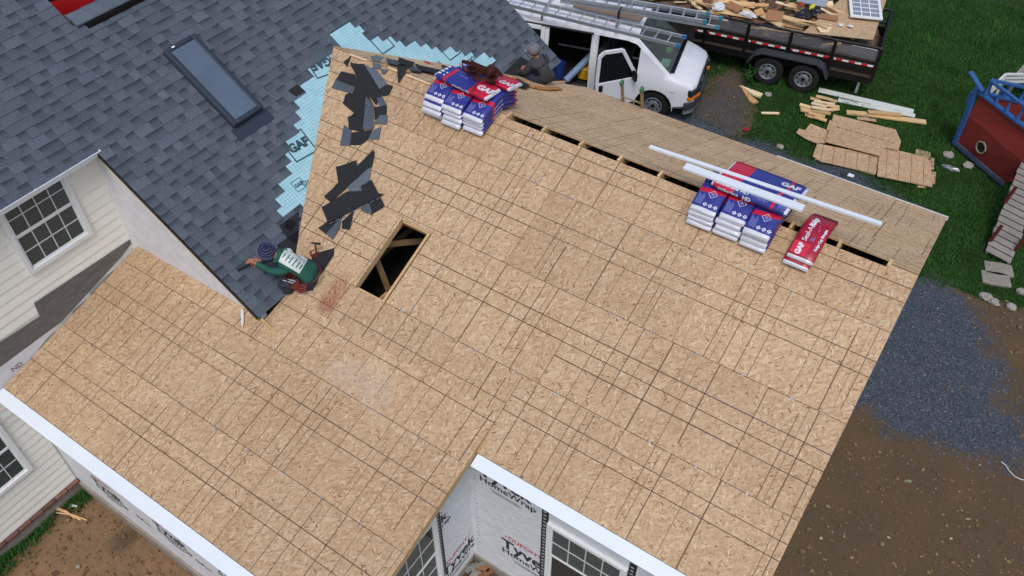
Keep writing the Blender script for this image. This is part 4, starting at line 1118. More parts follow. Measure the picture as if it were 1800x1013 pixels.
S = [(zA_([(180, 210), (258, 155), (215, 262)]), 1, .004, 'small black triangular shingle offcut lying apart near the ridge batten'),
 (zA_([(245, 228), (380, 240), (520, 470), (540, 520), (490, 620), (430, 540), (330, 460), (295, 330)]), 1, .012, 'long black shingle offcut '+up+', top piece'),
 (zA_([(160, 298), (290, 330), (330, 450), (270, 515), (110, 385)]), 1, .006, 'black shingle offcut sticking out '+up+' towards the valley'),
 (zA_([(110, 380), (290, 450), (270, 515), (72, 455)]), 0, .016, 'grey granule strip poking towards the valley '+up),
 (zA_([(385, 245), (500, 300), (600, 430), (525, 475)]), 0, .022, 'long grey granule strip lying on black pieces '+up),
 (zA_([(525, 480), (605, 430), (650, 445), (605, 525), (545, 535)]), 1, .014, 'small black shingle corner pointing at the bundles '+up),
 (zA_([(200, 520), (330, 460), (420, 530), (475, 640), (370, 860), (280, 690), (175, 600)]), 1, .010, 'broad black shingle offcut in the middle '+up),
 (zA_([(395, 540), (475, 635), (465, 840), (370, 850)]), 0, .024, 'upright grey granule strip in the middle '+up),
 (zA_([(475, 640), (590, 620), (585, 710), (480, 760)]), 1, .014, 'black square shingle piece on the bundle side '+up),
 (zA_([(470, 790), (530, 715), (595, 715), (595, 800)]), 0, .02, 'grey granule corner on the bundle side '+up),
 (zA_([(225, 735), (285, 700), (370, 700), (370, 870), (235, 845)]), 1, .016, 'black rectangular shingle piece near the lower end '+up),
 (zA_([(150, 995), (190, 805), (260, 850), (245, 995)]), 0, .008, 'grey granule rectangle at the lowest end '+up),
 (zA_([(245, 990), (260, 880), (460, 850), (410, 945), (345, 990)]), 1, .012, 'black shingle piece at the lowest end '+up),
 (zA_([(410, 938), (470, 850), (540, 820), (515, 940)]), 0, .006, 'grey granule flap beside the lowest black piece '+up),
 (zA_([(500, 555), (545, 530), (590, 620), (520, 640)]), 0, .008, 'small grey granule tab between black pieces '+up),
 (zA_([(690, 260), (800, 265), (760, 330), (700, 425), (690, 330)]), 1, .03, 'black pointed shingle offcut hanging over the ridge batten'),
 (zA_([(440, 172), (500, 165), (575, 185), (520, 218), (450, 205)]), 0, .035, 'grey granule offcut lying on the ridge at the heap top'),
 (zA_([(455, 225), (530, 240), (540, 280), (460, 275)]), 0, .02, 'small grey square granule offcut just below the ridge'),
 (zA_([(530, 280), (605, 290), (560, 335), (540, 320)]), 0, .014, 'small grey granule wedge below the ridge'),
 (zB_([(220, 295), (410, 230), (425, 330), (330, 470), (240, 440)]), 1, .006, 'black squarish shingle offcut '+lo),
 (zB_([(420, 280), (570, 135), (585, 155), (560, 290), (320, 490), (170, 625), (112, 572), (245, 440)]), 1, .014, 'long pointed black shingle offcut '+lo),
 (zB_([(330, 490), (555, 280), (535, 420), (460, 480), (470, 525), (350, 520)]), 0, .020, 'grey granule triangle on the pointed black piece '+lo),
 (zB_([(455, 485), (555, 415), (680, 660), (545, 740)]), 1, .010, 'black rectangular shingle offcut tilted towards the opening '+lo),
 (zB_([(440, 670), (540, 640), (560, 735), (480, 715)]), 0, .018, 'small rounded grey granule piece '+lo),
 (zB_([(90, 675), (330, 530), (470, 525), (640, 545), (680, 550), (150, 825)]), 1, .026, 'long black shingle with a tar strip, topmost '+lo),
 (zB_([(55, 865), (150, 790), (300, 740), (170, 910), (130, 925)]), 1, .008, 'black shingle offcut at the lower tip '+lo),
 (zB_([(130, 920), (270, 770), (265, 850), (190, 975)]), 0, .018, 'curled grey granule strip at the lower tip '+lo),
 (zB_([(275, 800), (390, 690), (350, 880), (275, 868)]), 1, .012, 'narrow black shingle wedge with a tar line '+lo)]
for pts, dk, h, lab in S: scrap(pts, dk, h, lab=lab)
tar = MB()
pA_, pB_ = zB_([(150, 822)])[0], zB_([(640, 565)])[0]
TARS = pm('tar_strip', srgb(120, 128, 138), .5, .5, 60)
for i in range(9):
    a = V(pA_)+(V(pB_)-V(pA_))*(i/9+.01); b = V(pA_)+(V(pB_)-V(pA_))*(i/9+.085); tar.beam(on_near(a.x, a.y, .046), on_near(b.x, b.y, .046), .008, .002, NN)
tag(tar.build('tar_strip', TARS), 'dashed pale tar strip on the topmost black offcut', 'tar strip')
F2 = [([(727, 118), (752, 124), (776, 130), (772, 137), (735, 128)], 1, 'black shingle strip bent along the ridge beside the stack'),
      ([(677, 108), (700, 113), (698, 120), (680, 116)], 0, 'grey granule strip lying across the ridge'),
      ([(718, 121), (740, 126), (738, 132), (720, 129)], 0, 'narrow grey granule strip along the ridge beside the stack'),
      ([(775, 119), (792, 123), (786, 127), (775, 125)], 1, 'small black shingle tip against the stack'),
      ([(893, 150), (908, 144), (930, 156), (922, 160)], 1, 'black shingle offcut on the far slope beside the stack'),
      ([(700, 107), (728, 116), (722, 124), (698, 117)], 1, 'black shingle offcut folded over the ridge')]
for pts, dk, lab in F2: scrap(pts, dk, .05, plane=on_far, nrm=NF, lab=lab, curl=.02, grp='shingle offcuts strewn along the ridge')
w_ = lambda L: [(400+x/6.33, 400+y/6.33) for x, y in L]
scrap(w_([(960, 300), (1190, 240), (1190, 310), (1080, 480), (960, 640), (900, 520)]), 1, .012, lab='black shingle laid over the valley beside the kneeling roofer')

# ================================================================== roofers
def body(joints, edges, root, mats, regions, name, parent, sub=2):
    """joints: name->(pos, radius); regions: list of (mat index, [edge names])"""
    names = list(joints); idx = {k: i for i, k in enumerate(names)}
    c = joints[root][0]
    me = bpy.data.meshes.new(name); me.from_pydata([tuple(joints[k][0]-c) for k in names], [(idx[a], idx[b]) for a, b in edges], [])
    o = bpy.data.objects.new(name, me); col.objects.link(o)
    m = o.modifiers.new('skin', 'SKIN'); m.use_smooth_shade = True
    for k in names:
        r = joints[k][1]; d = me.skin_vertices[0].data[idx[k]]; d.radius = r if isinstance(r, tuple) else (r, r); d.use_root = (k == root)
    s = o.modifiers.new('sub', 'SUBSURF'); s.levels = sub; s.render_levels = sub
    dg = bpy.context.evaluated_depsgraph_get(); nm = bpy.data.meshes.new_from_object(o.evaluated_get(dg))
    bpy.data.objects.remove(o); bpy.data.meshes.remove(me)
    nm.materials.clear()
    for mt in mats: nm.materials.append(mt)
    segs = [(joints[a][0]-c, joints[b][0]-c, regions.get((a, b), 0)) for a, b in edges]
    for p in nm.polygons:
        best = None
        for a, b, r in segs:
            ab = b-a; t = max(0, min(1, (p.center-a).dot(ab)/ab.dot(ab))); d = (p.center-(a+ab*t)).length
            if best is None or d < best[0]: best = (d, r)
        p.material_index = best[1]; p.use_smooth = True
    return link(name, nm, T(*c), parent)
SKIN = pm('skin', srgb(164, 112, 90), .55, .08, 10)
def fingers(mb, wrist, dirv, nrm, L=.085, curl=.6):
    d = V(dirv).normalized(); s = d.cross(V(nrm)).normalized(); up_ = s.cross(d)
    for i in range(4):
        b = wrist+d*.07+s*(.024*(i-1.5)); k = (.9, 1.0, .95, .78)[i]
        mb.tube([b, b+d*L*.4*k, b+d*L*.7*k-up_*L*.25*curl, b+d*L*.85*k-up_*L*.55*curl], [.0095, .009, .0085, .006], 7, 0)
    b = wrist+d*.03-s*.035
    mb.tube([b, b+d*.02-s*.025, b+d*.05-s*.03-up_*.012], [.011, .0105, .007], 7, 0)
    mb.box((0, 0, 0), (1, 1, 1), M.Translation(wrist+d*.035) @ frame((0, 0, 0), d, s) @ M.Diagonal((.085, .085, .03, 1)))
    return mb
def sweater_mat(name, c1, stripes=False):
    return pm(name, c1, .85, .16, 9, .4, 160)
# ---- kneeling roofer in green
hO = lambda x, y, h: on_old(x, y, h)
GREEN = sweater_mat('green_sweatshirt', srgb(38, 92, 78)); PANTS = pm('dark_trousers', srgb(44, 50, 62), .85, .18, 9, .3, 90); BOOT = pm('boots', srgb(38, 32, 34), .7, .2, 12)
w1 = thing('person', 'roofer in green sweatshirt and striped beanie kneeling by the valley', 'person', hO(530, 500, .0))
J1 = {'pelvis': (hO(549, 486, .30), (.165, .13)), 'waist': (hO(535, 476, .40), (.155, .115)), 'chest': (hO(513, 463, .47), (.175, .125)), 'neck0': (hO(496, 454, .49), (.10, .085)),
      'neck': (hO(485, 449, .50), .058), 'head': (hO(475, 445, .51), .088), 'crown': (hO(466, 441, .50), .082),
      'ls': (hO(505, 476, .42), .078), 'le': (hO(480, 478, .25), .056), 'lw': (hO(452, 464, .09), .038), 'lh': (hO(445, 462, .055), (.042, .022)),
      'rs': (hO(510, 444, .42), .078), 're': (hO(483, 446, .22), .056), 'rw': (hO(460, 457, .10), .038), 'rh': (hO(453, 459, .06), (.042, .022)),
      'lhip': (hO(546, 500, .27), .105), 'lk': (hO(489, 500, .09), .072), 'la': (hO(515, 514, .06), .05), 'lf': (hO(497, 511, .05), .045),
      'rhip': (hO(556, 472, .27), .105), 'rk': (hO(512, 452, .09), .072), 'ra': (hO(560, 470, .07), .05), 'rf': (hO(572, 474, .06), .045)}
E1 = [('pelvis', 'waist'), ('waist', 'chest'), ('chest', 'neck0'), ('neck0', 'neck'), ('neck', 'head'), ('head', 'crown'), ('neck0', 'ls'), ('ls', 'le'), ('le', 'lw'), ('lw', 'lh'), ('neck0', 'rs'), ('rs', 're'), ('re', 'rw'), ('rw', 'rh'),
      ('pelvis', 'lhip'), ('lhip', 'lk'), ('lk', 'la'), ('la', 'lf'), ('pelvis', 'rhip'), ('rhip', 'rk'), ('rk', 'ra'), ('ra', 'rf')]
R1 = {('neck', 'head'): 1, ('head', 'crown'): 1, ('lw', 'lh'): 1, ('rw', 'rh'): 1, ('pelvis', 'lhip'): 2, ('lhip', 'lk'): 2, ('lk', 'la'): 2, ('pelvis', 'rhip'): 2, ('rhip', 'rk'): 2, ('rk', 'ra'): 2, ('la', 'lf'): 3, ('ra', 'rf'): 3}
body(J1, E1, 'pelvis', [GREEN, SKIN, PANTS, BOOT], R1, 'body', w1)
hm = MB(); fingers(hm, J1['lh'][0], J1['lh'][0]-J1['lw'][0], NO); hm.build('hand', SKIN, w1, smooth=60)
hm = MB(); fingers(hm, J1['rh'][0], J1['rh'][0]-J1['rw'][0], NO); hm.build('hand', SKIN, w1, smooth=60)
nk = J1['neck'][0]; nd = (J1['neck'][0]-J1['neck0'][0]).normalized(); n1_ = nd.orthogonal().normalized(); n2_ = nd.cross(n1_)
MB().tube([nk-nd*.02+n1_*.075*math.cos(a)+n2_*.075*math.sin(a) for a in [i*6.283/16 for i in range(17)]], .03, 8, caps=False).build('collar', GREEN, w1, smooth=60)
# beanie: knitted cap with light rings
hc = hO(469, 442, .515); hd = (hO(466, 430, .70)-hc).normalized()
HF = frame(hc, hd.orthogonal(), hd.cross(hd.orthogonal()))
NAVY = pm('beanie_navy', srgb(30, 36, 66), .9, .15, 20, .5, 120); RINGS = pm('beanie_grey', srgb(120, 126, 158), .9, .15, 20, .5, 120)
prof = [(.120, -.075), (.126, -.05), (.126, -.01), (.120, .03), (.107, .07), (.083, .10), (.048, .12), (.0, .128)]
hat = MB().lathe(prof, 28, HF).build('beanie', NAVY, w1, smooth=60)
for r_, z_ in ((.127, .0), (.1215, .035), (.107, .074), (.083, .103), (.05, .121)):
    MB().lathe([(r_+.002*math.cos(a), z_+.006*math.sin(a)) for a in [i*6.283/6 for i in range(7)]], 28, HF).build('stripe', RINGS, hat, smooth=60)
# white print on the back, laid on the sweatshirt
bw, bc = J1['waist'][0], J1['chest'][0]
PRT = pm('sweatshirt_print', srgb(206, 216, 214), .7, .12, 30)
npr = NT('sweatshirt_print_broken'); o_ = npr.obj()
from mathutils.bvhtree import BVHTree
bobj = [o for o in w1.children if o.name.startswith('body')][0]
bmv = [bobj.matrix_basis @ v.co for v in bobj.data.vertices]; bvh = BVHTree.FromPolygons(bmv, [tuple(p.vertices) for p in bobj.data.polygons])
def on_body(x, y, off=.004):
    loc, nr, i, ds = bvh.ray_cast(CPOS, ray(x, y).normalized())
    return loc+nr*off if loc is not None else None
def body_patch(quad, nu, nv, mat, name, off=.004, keep=lambda u, v: True):
    pts = {}; mb = MB()
    for i in range(nu+1):
        for j in range(nv+1):
            u, v = i/nu, j/nv; a = V(quad[0])*(1-u)*(1-v)+V(quad[1])*u*(1-v)+V(quad[2])*u*v+V(quad[3])*(1-u)*v
            pts[i, j] = on_body(a.x, a.y, off)
    for i in range(nu):
        for j in range(nv):
            q_ = [pts[i, j], pts[i+1, j], pts[i+1, j+1], pts[i, j+1]]
            if all(p is not None for p in q_) and keep((i+.5)/nu, (j+.5)/nv): mb.add(q_, [(3, 2, 1, 0)])
    if mb.v: return mb.build(name, mat, w1)
prq = [(505, 433), (541, 457), (526, 481), (487, 458)]
body_patch(prq, 40, 30, PRT, 'back_print', .004, lambda u, v: noise.noise((u*7, v*7, 7))+.35*noise.noise((u*22, v*22, 2)) > -.62+1.3*max(0, abs(u-.5)-.38)+1.3*max(0, abs(v-.5)-.38))
for (cx_, cy_, ang, n_, sz) in ((500, 449, .0, 6, 3.2), (506, 453, .0, 9, 3.2), (512, 457, 0, 10, 3.0), (518, 461, 0, 10, 3.4), (524, 465, 0, 9, 2.9), (529, 469, 0, 8, 2.6)):
    mb = MB(); dxv, dyv = .80, .60
    for i in range(n_):
        t = (i-n_/2)*sz*.85; x, y = cx_+dyv*t*.55-.0, cy_-dxv*t*.55*.9+0
        q_ = [on_body(x+a, y+b, .0075) for a, b in ((-.9, -1.1), (.7, -.7), (.9, 1.2), (-.6, .8))]
        if all(p is not None for p in q_): mb.add(q_, [(3, 2, 1, 0)])
    if mb.v: mb.build('print_lettering', GREEN, w1)
mb = MB()
for i in range(7):
    x, y = 462+i*1.9, 463+i*.9; q_ = [on_body(x+a, y+b, .004) for a, b in ((-.7, -1.0), (.5, -1), (.6, 1), (-.5, 1))]
    if all(p is not None for p in q_): mb.add(q_, [(3, 2, 1, 0)])
if mb.v: mb.build('sleeve_print', PRT, w1)
mb = MB()
a, b = J1['lk'][0], J1['lhip'][0]; sdv = (b-a).cross(V((0, 0, 1))).normalized()
for k in range(2):
    pl_ = []
    for i in range(9):
        t = i/8; px0 = V((478+4*k, 488-3*k))+(V((516, 498))-V((478, 488)))*t; p = on_body(px0.x, px0.y, .003)
        if p is not None: pl_.append(p)
    if len(pl_) > 1: mb.tube(pl_, .006, 5)
if mb.v: mb.build('trouser_stripe', PRT, w1)
# belt with two pouches
tb2 = thing('tool_belt', 'reddish leather tool belt with pouches worn by the kneeling roofer', 'tool belt', J1['pelvis'][0])
pel = J1['pelvis'][0]; ax = (J1['waist'][0]-pel).normalized(); s1 = ax.orthogonal().normalized(); s2 = ax.cross(s1)
mb = MB().tube([pel+ax*.06+s1*.185*math.cos(a)+s2*.165*math.sin(a) for a in [i*6.283/20 for i in range(21)]], .014, 6, caps=False); mb.build('belt', LEATH, tb2)
def pouch_at(x, y, h, rz, rx, w_, d_, h_, mat):
    p = hO(x, y, h); return pouch(M.Translation(p) @ RZ(rz) @ RX(rx), w_, d_, h_, mat, tb2)
pouch_at(529, 506, .12, RD(-30), RD(20), .26, .16, .24, LEATH2); pouch_at(533, 510, .10, RD(-30), RD(28), .2, .1, .16, LEATH2); pouch_at(543, 503, .12, RD(10), RD(5), .12, .1, .18, LEATH2)
for k in range(3):
    c_ = hO(529-1*k, 492+5*k, .30-.03*k); mb = MB().tube([c_+V((.12*math.cos(a), .06*math.sin(a)-.02, .02*math.sin(a))) for a in [RD(150+i*24) for i in range(11)]], .012, 6); mb.build('pocket_lip', LEATH2, tb2)
pouch_at(563, 462, .10, RD(60), RD(-10), .2, .12, .2, LEATH2); pouch_at(570, 456, .09, RD(60), RD(-20), .12, .08, .16, LEATH2)
hm_ = thing('hammer', 'claw hammer standing in the tool belt of the kneeling roofer', 'hammer', hO(556, 452, .2))
a, b = hO(557, 455, .22), hO(554, 428, .40)
MB().tube([a, a+(b-a)*.5, b], [.016, .014, .013], 8).build('handle', pm('hammer_handle', srgb(120, 60, 50), .5, .15, 12), hm_)
hx = V((.13, .06, 0)).normalized(); HS = pm('hammer_head', srgb(70, 66, 66), .35, .15, 15, metal=.8)
MB().tube([b-hx*.075, b-hx*.03, b+hx*.03, b+hx*.05, b+hx*.075], [.005, .013, .015, .018, .018], 8).build('head', HS, hm_, smooth=40)
kn = hO(441, 463, .06); MB().beam(kn, hO(417, 476, .015), .03, .004).build('blade', HS).name
bl_ = [o for o in col.objects if o.name.startswith('blade')][-1]; bl_.name = 'shingle_knife'; tag(bl_, 'dark long blade held by the kneeling roofer', 'knife')

# ---- second roofer, seen from behind on the far slope
SHIRT2 = pm('charcoal_shirt', srgb(62, 64, 70), .85, .16, 8, .4, 120); CAPM = pm('grey_cap', srgb(110, 108, 116), .8, .12, 14, .3, 120)
base2 = on_far(962, 147, .0); w2 = thing('person', 'roofer in charcoal shirt and grey cap crouching on the far slope', 'person', base2)
def at2(x, y, ref, dz):                       # point on the pixel ray at the height of ref + dz
    return gz(x, y, ref.z+dz)
J2 = {'pelvis': (at2(962, 141, base2, .16), (.16, .13)), 'waist': (at2(958, 129, base2, .30), (.155, .115)), 'chest': (at2(951, 114, base2, .46), (.175, .12)), 'neck0': (at2(945, 104, base2, .56), (.095, .08)),
      'neck': (at2(942, 98, base2, .62), .056), 'head': (at2(940, 91, base2, .70), .085), 'crown': (at2(938, 86, base2, .77), .08),
      'ls': (at2(934, 113, base2, .48), .075), 'le': (at2(924, 127, base2, .30), .055), 'lw': (at2(912, 127, base2, .16), .037), 'lh': (at2(907, 128, base2, .13), (.04, .022)),
      'rs': (at2(962, 106, base2, .50), .075), 're': (at2(945, 113, base2, .24), .055), 'rw': (at2(930, 117, base2, .22), .037), 'rh': (at2(924, 118, base2, .2), (.04, .022)),
      'lhip': (at2(953, 142, base2, .15), .10), 'lk': (at2(929, 134, base2, .20), .07), 'la': (at2(934, 140, base2, .03), .05), 'lf': (at2(924, 140, base2, .0), .045),
      'rhip': (at2(970, 137, base2, .15), .10), 'rk': (at2(950, 126, base2, .22), .07), 'ra': (at2(952, 134, base2, .03), .05), 'rf': (at2(942, 133, base2, .02), .045)}
body(J2, E1, 'pelvis', [SHIRT2, SKIN, PANTS, BOOT], R1, 'body', w2)
hm = MB(); fingers(hm, J2['lh'][0], J2['lh'][0]-J2['lw'][0], (0, 0, 1)); hm.build('hand', SKIN, w2, smooth=60)
hm = MB(); fingers(hm, J2['rh'][0], J2['rh'][0]-J2['rw'][0], (0, 0, 1)); hm.build('hand', SKIN, w2, smooth=60)
hc = (J2['head'][0]+J2['crown'][0])/2; hd = (J2['crown'][0]-J2['head'][0]).normalized()
e1_ = (V((-1, .15, 0))-hd*hd.dot(V((-1, .15, 0)))).normalized(); HF = frame(hc+hd*.02, e1_, hd.cross(e1_))
cap = MB().lathe([(.108, -.02), (.112, .0), (.108, .04), (.09, .075), (.055, .095), (0, .102)], 24, HF).build('cap', CAPM, w2, smooth=50)
mb = MB(); pts = [(.09*math.cos(a)+(.02 if abs(a) < 2 else 0), .09*math.sin(a)) for a in [RD(-70+i*14) for i in range(11)]]
outer = [(.19*math.cos(a*.62), .125*math.sin(a*.95)) for a in [RD(-70+i*14) for i in range(11)]]
vs_ = [(x, y, -.012) for x, y in pts]+[(x, y, -.03) for x, y in outer]; n_ = len(pts)
mb.add(vs_+[(x, y, z-.006) for x, y, z in vs_], [(i, i+1, n_+i+1, n_+i) for i in range(n_-1)]+[(2*n_+n_+i, 2*n_+n_+i+1, 2*n_+i+1, 2*n_+i) for i in range(n_-1)]+[(n_+i, n_+i+1, 3*n_+i+1, 3*n_+i) for i in range(n_-1)], 0, HF)
mb.build('brim', CAPM, w2)
HAIR = pm('dark_hair', srgb(38, 30, 28), .8, .2, 30, .4, 150)
MB().lathe([(.092, -.06), (.1, -.04), (.102, -.015)], 20, HF).build('hair', HAIR, w2, smooth=60)
for s in (-1, 1): MB().lathe([(.0, -.012), (.02, -.008), (.024, .0), (.014, .01), (0, .012)], 10, HF @ T(-.01, s*.098, -.055) @ RX(RD(90))).build('ear', SKIN, w2, smooth=60)
MB().lathe([(.0, .04), (.012, .02), (.016, .0), (.004, -.012)], 8, HF @ T(.088, 0, -.07)).build('nose', SKIN, w2, smooth=60)
MB().tube([J2['waist'][0]+V((.0, -.05, .05)), J2['waist'][0]+V((-.14, -.12, -.02))], .012, 6).build('tool', BLACK, w2)
# curved brown board by his feet
bp = [on_far(*q_, .03) for q_ in ((905, 136), (922, 147), (942, 154), (962, 156), (984, 155))]
mb = MB()
for a, b in zip(bp[:-1], bp[1:]): mb.beam(a, b, .13, .018, NF)
tag(mb.build('bent_board', pm('brown_foam', srgb(176, 124, 78), .8, .15, 8)), 'bent brown strip lying on the deck beside the crouching roofer', 'board')

# ---- chalk smears on the deck
def smear_mat(name, c, amt):
    n = NT(name); o = n.obj(); tr = n.node('ShaderNodeBsdfTransparent'); mx = n.node('ShaderNodeMixShader')
    rd = n.node('ShaderNodeVectorMath', operation='LENGTH'); n.l(o, rd.inputs[0])
    fall = n.ramp(rd.outputs['Value'], [(.12, 1), (.34, 0)])
    n.l(n.math('MULTIPLY', n.math('MULTIPLY', n.ramp(n.noise(o, 16, 5, .7), [(.4, 0), (.62, 1)]), fall), amt), mx.inputs[0])
    n.set(col=c, rough=.9); n.l(tr.outputs[0], mx.inputs[1]); n.l(n.b.outputs[0], mx.inputs[2]); n.l(mx.outputs[0], n.n['Material Output'].inputs[0]); return n.mat
def smear(x, y, sx, sy, rot, plane, F, mat, name, parent):
    c = plane(x, y, .0016); m_ = F.copy(); m_.translation = c
    MB().add([(-.36, -.36, 0), (.36, -.36, 0), (.36, .36, 0), (-.36, .36, 0)], [(0, 1, 2, 3)]).build(name, mat, parent, m_ @ RZ(rot) @ M.Diagonal((sx, sy, 1, 1)), world=False)
REDS = smear_mat('red_chalk', srgb(176, 84, 66), .55); WHS = smear_mat('white_chalk', srgb(226, 214, 198), .6)
smear(590, 513, .6, 1.1, RD(-4), on_near, NEAR, REDS, 'chalk_smear', deck_n); smear(577, 535, .5, .5, 0, on_near, NEAR, REDS, 'chalk_smear', deck_n)
smear(662, 690, .9, .9, RD(30), on_wing, WING, WHS, 'chalk_smear', deck_w); smear(620, 660, 1.4, .8, RD(10), on_wing, WING, WHS, 'chalk_smear', deck_w)
# ================================================================== wheels and vehicles
RIMM = pm('wheel_rim', srgb(150, 156, 164), .4, .12, 15, metal=.6)
def wheel(mw, r, wd, parent, rim=RIMM, holes=8):
    """axis along local y, outer face towards -y"""
    root = thing('wheel', None, None, mw); root.parent = parent; root.matrix_parent_inverse = WM[parent].inverted()
    A = mw @ RX(RD(90))                        # lathe axis -> -y is +z
    rr = r*.60
    MB().lathe([(rr, -wd*.45), (r*.93, -wd*.5), (r, -wd*.36), (r, wd*.36), (r*.95, wd*.47), (r*.8, wd*.5), (rr, wd*.42), (rr, -wd*.45)], 32, A).build('tyre', RUBBER, root, smooth=40)
    MB().lathe([(rr*1.01, wd*.40), (rr*.93, wd*.44), (rr*.86, wd*.30), (rr*.55, wd*.24), (rr*.42, wd*.3), (rr*.3, wd*.34), (0, wd*.35)], 28, A).build('rim', rim, root, smooth=35)
    MB().lathe([(rr*.2, wd*.3), (rr*.2, wd*.48), (rr*.12, wd*.52), (0, wd*.52)], 14, A).build('hub', BLACK, root, smooth=35)
    for i in range(holes):
        a = i*6.283/holes; c = A @ V((rr*.70*math.cos(a), rr*.70*math.sin(a), wd*.285))
        MB().lathe([(0, -.01), (.022, -.01), (.022, .012), (0, .012)], 8, M.Translation(c) @ A.to_3x3().to_4x4()).build('vent_hole', BLACK, root)
    return root
def lerp_st(a, b, t): return [tuple(p+(q-p)*t for p, q in zip(u, v)) for u, v in zip(a, b)]
VPAINT = pm('white_van_paint', srgb(222, 226, 232), .3, .03, 3, spec=.5, coat=.3)
CHAR = pm('dark_grey_plastic', srgb(54, 58, 64), .6, .12, 8); AMBER = pm('amber_lens', srgb(214, 120, 30), .3, .1, 10); LENS = pm('headlight_lens', srgb(40, 43, 48), .15, .1, 10)
def van_prof(w, zb, zbelt, wr, zr):
    return [(0, zb), (w*.9, zb), (w, zb+.12), (w*1.005, .82), (w*.985, zbelt), (wr+.05, zr-.17), (wr-.03, zr-.04), (wr*.6, zr), (0, zr+.02)]
def hood_prof(w, zb, z): return [(0, zb), (w*.9, zb), (w, zb+.12), (w*1.0, z-.26), (w*.985, z-.13), (w*.94, z-.06), (w*.85, z-.015), (w*.6, z+.01), (0, z+.02)]
def loft(stations, mw, glass_fn, skip_fn, mats, name, parent):
    """stations: (x, half profile); both sides are generated"""
    mb = MB(); k = len(stations[0][1])
    idx = {}
    for i, (x, pr) in enumerate(stations):
        for j, (y, z) in enumerate(pr):
            for s in (1, -1):
                idx[i, j, s] = len(mb.v); mb.v.append(mw @ V((x, s*y, z)))
    gl = {}
    for i in range(len(stations)-1):
        for j in range(k-1):
            for s in (1, -1):
                if skip_fn(i, j, s): continue
                q = [idx[i, j, s], idx[i, j+1, s], idx[i+1, j+1, s], idx[i+1, j, s]]
                if s == -1: q = q[::-1]
                mb.f.append(q); mb.m.append(glass_fn(i, j, s))
    for i in (0, len(stations)-1):
        q = [idx[i, j, 1] for j in range(k)]+[idx[i, j, -1] for j in range(k-2, 0, -1)]
        mb.f.append(q if i == 0 else q[::-1]); mb.m.append(0)
    return mb.build(name, mats, parent, smooth=32, merge=True)
ct = gz(1145, 207); th = RD(14.5); lf = V((-math.sin(th), math.cos(th), 0))
VAN = T(*(ct+lf*.93)) @ RZ(th)
van = thing('parked_van', 'white work van with side doors open parked beside the addition', 'van', VAN)
cowl = hood_prof(1.0, .34, 1.23); roofa = van_prof(1.0, .34, 1.17, .76, 1.99)
vp_ = lambda z: van_prof(1.0, .34, 1.17, .79, z)
h55, r80 = hood_prof(.97, .36, 1.13), van_prof(1.0, .34, 1.17, .78, 2.05)
ST = [(.93, hood_prof(.80, .42, .98)), (.86, hood_prof(.90, .38, 1.05)), (.62, h55), (.47, lerp_st(h55, cowl, .47)), (.30, cowl), (.12, lerp_st(cowl, roofa, .205)), (-.47, lerp_st(cowl, roofa, .875)), (-.58, roofa), (-.80, r80),
      (-1.50, vp_(2.07)), (-1.62, vp_(2.07)), (-2.72, vp_(2.08)), (-2.96, vp_(2.08)), (-3.90, vp_(2.07)), (-4.45, vp_(2.06)), (-4.75, van_prof(.97, .40, 1.17, .75, 1.98))]
for i_ in range(len(ST)):
    if ST[i_][0] in (.47, .30, .12, -.47, -2.96, -3.90): ST[i_][1][3] = (ST[i_][1][3][0], .84); ST[i_][1][2] = (1.0, .46)
def rng(i): return ST[i][0], ST[i+1][0]
def vg(i, j, s):
    a, b = rng(i)
    if .31 > a and b > -.59 and j in (6, 7): return 1          # windscreen
    if j == 4 and ((-.46 > a and b > -1.51) or (a == -1.62) or (-2.9 > a and b > -4.5)): return 2
    return 0
def vsk(i, j, s):
    a, b = rng(i)
    if j in (1, 2) and ((a <= .47 and b >= -.47) or (a == -2.96)): return True     # wheel arches
    return s == -1 and ((-.46 > a and b > -1.51 and j in (2, 3, 4)) or (a == -1.62 and j in (1, 2, 3, 4)))
loft(ST, VAN, vg, vsk, [VPAINT, WSHIELD, GLASSD], 'body', van)
vb = lambda c, d, mat, name, par=van, bv=.01: MB().box(c, d, VAN).build(name, mat, par, bevel=bv)
vb((-1.9, 0, .40), (4.9, 1.76, .04), DARK, 'floor'); vb((-3.9, .0, 1.2), (.03, 1.7, 1.5), DARK, 'bulkhead'); vb((-1.5, .93, 1.2), (4.0, .03, 1.5), DARK, 'lining')
vb((.12, 0, 1.06), (.5, 1.7, .12), CHAR, 'dashboard'); vb((-.42, -.1, .75), (.2, .4, .7), CHAR, 'console')
for y in (-.45, .5):
    vb((-1.15, y, .72), (.5, .5, .16), CHAR, 'seat'); vb((-1.42, y, 1.1), (.16, .5, .7), CHAR, 'seat_back')
vb((.06, -.25, 1.14), (.22, .3, .05), pm('papers', srgb(206, 220, 206), .7, .1, 12), 'papers', van, .004); vb((.02, .35, 1.14), (.14, .2, .06), pm('bottle_green', srgb(150, 196, 120), .5, .2, 10), 'dash_clutter', van, .004); vb((.05, -.62, 1.14), (.12, .16, .05), WHITE, 'cup', van, .004)
MB().beam(VAN @ V((.33, -.8, 1.255)), VAN @ V((.33, .8, 1.255)), .09, .03).build('wiper_cowl', BLACK, van)
# pillars beside the openings
for x in (-1.50, -1.62, -2.72): MB().beam(VAN @ V((x, -.985, .46)), VAN @ V((x, -.97, 1.18)), .05, .06).beam(VAN @ V((x, -.97, 1.17)), VAN @ V((x, -.82, 1.9)), .05, .06).build('pillar', VPAINT, van)
MB().beam(VAN @ V((-1.6, -.9, .44)), VAN @ V((-2.75, -.9, .44)), .25, .05).build('step', CHAR, van)
MB().beam(VAN @ V((-1.6, -.875, 1.93)), VAN @ V((-4.0, -.875, 1.94)), .03, .035).build('door_track', CHAR, van)
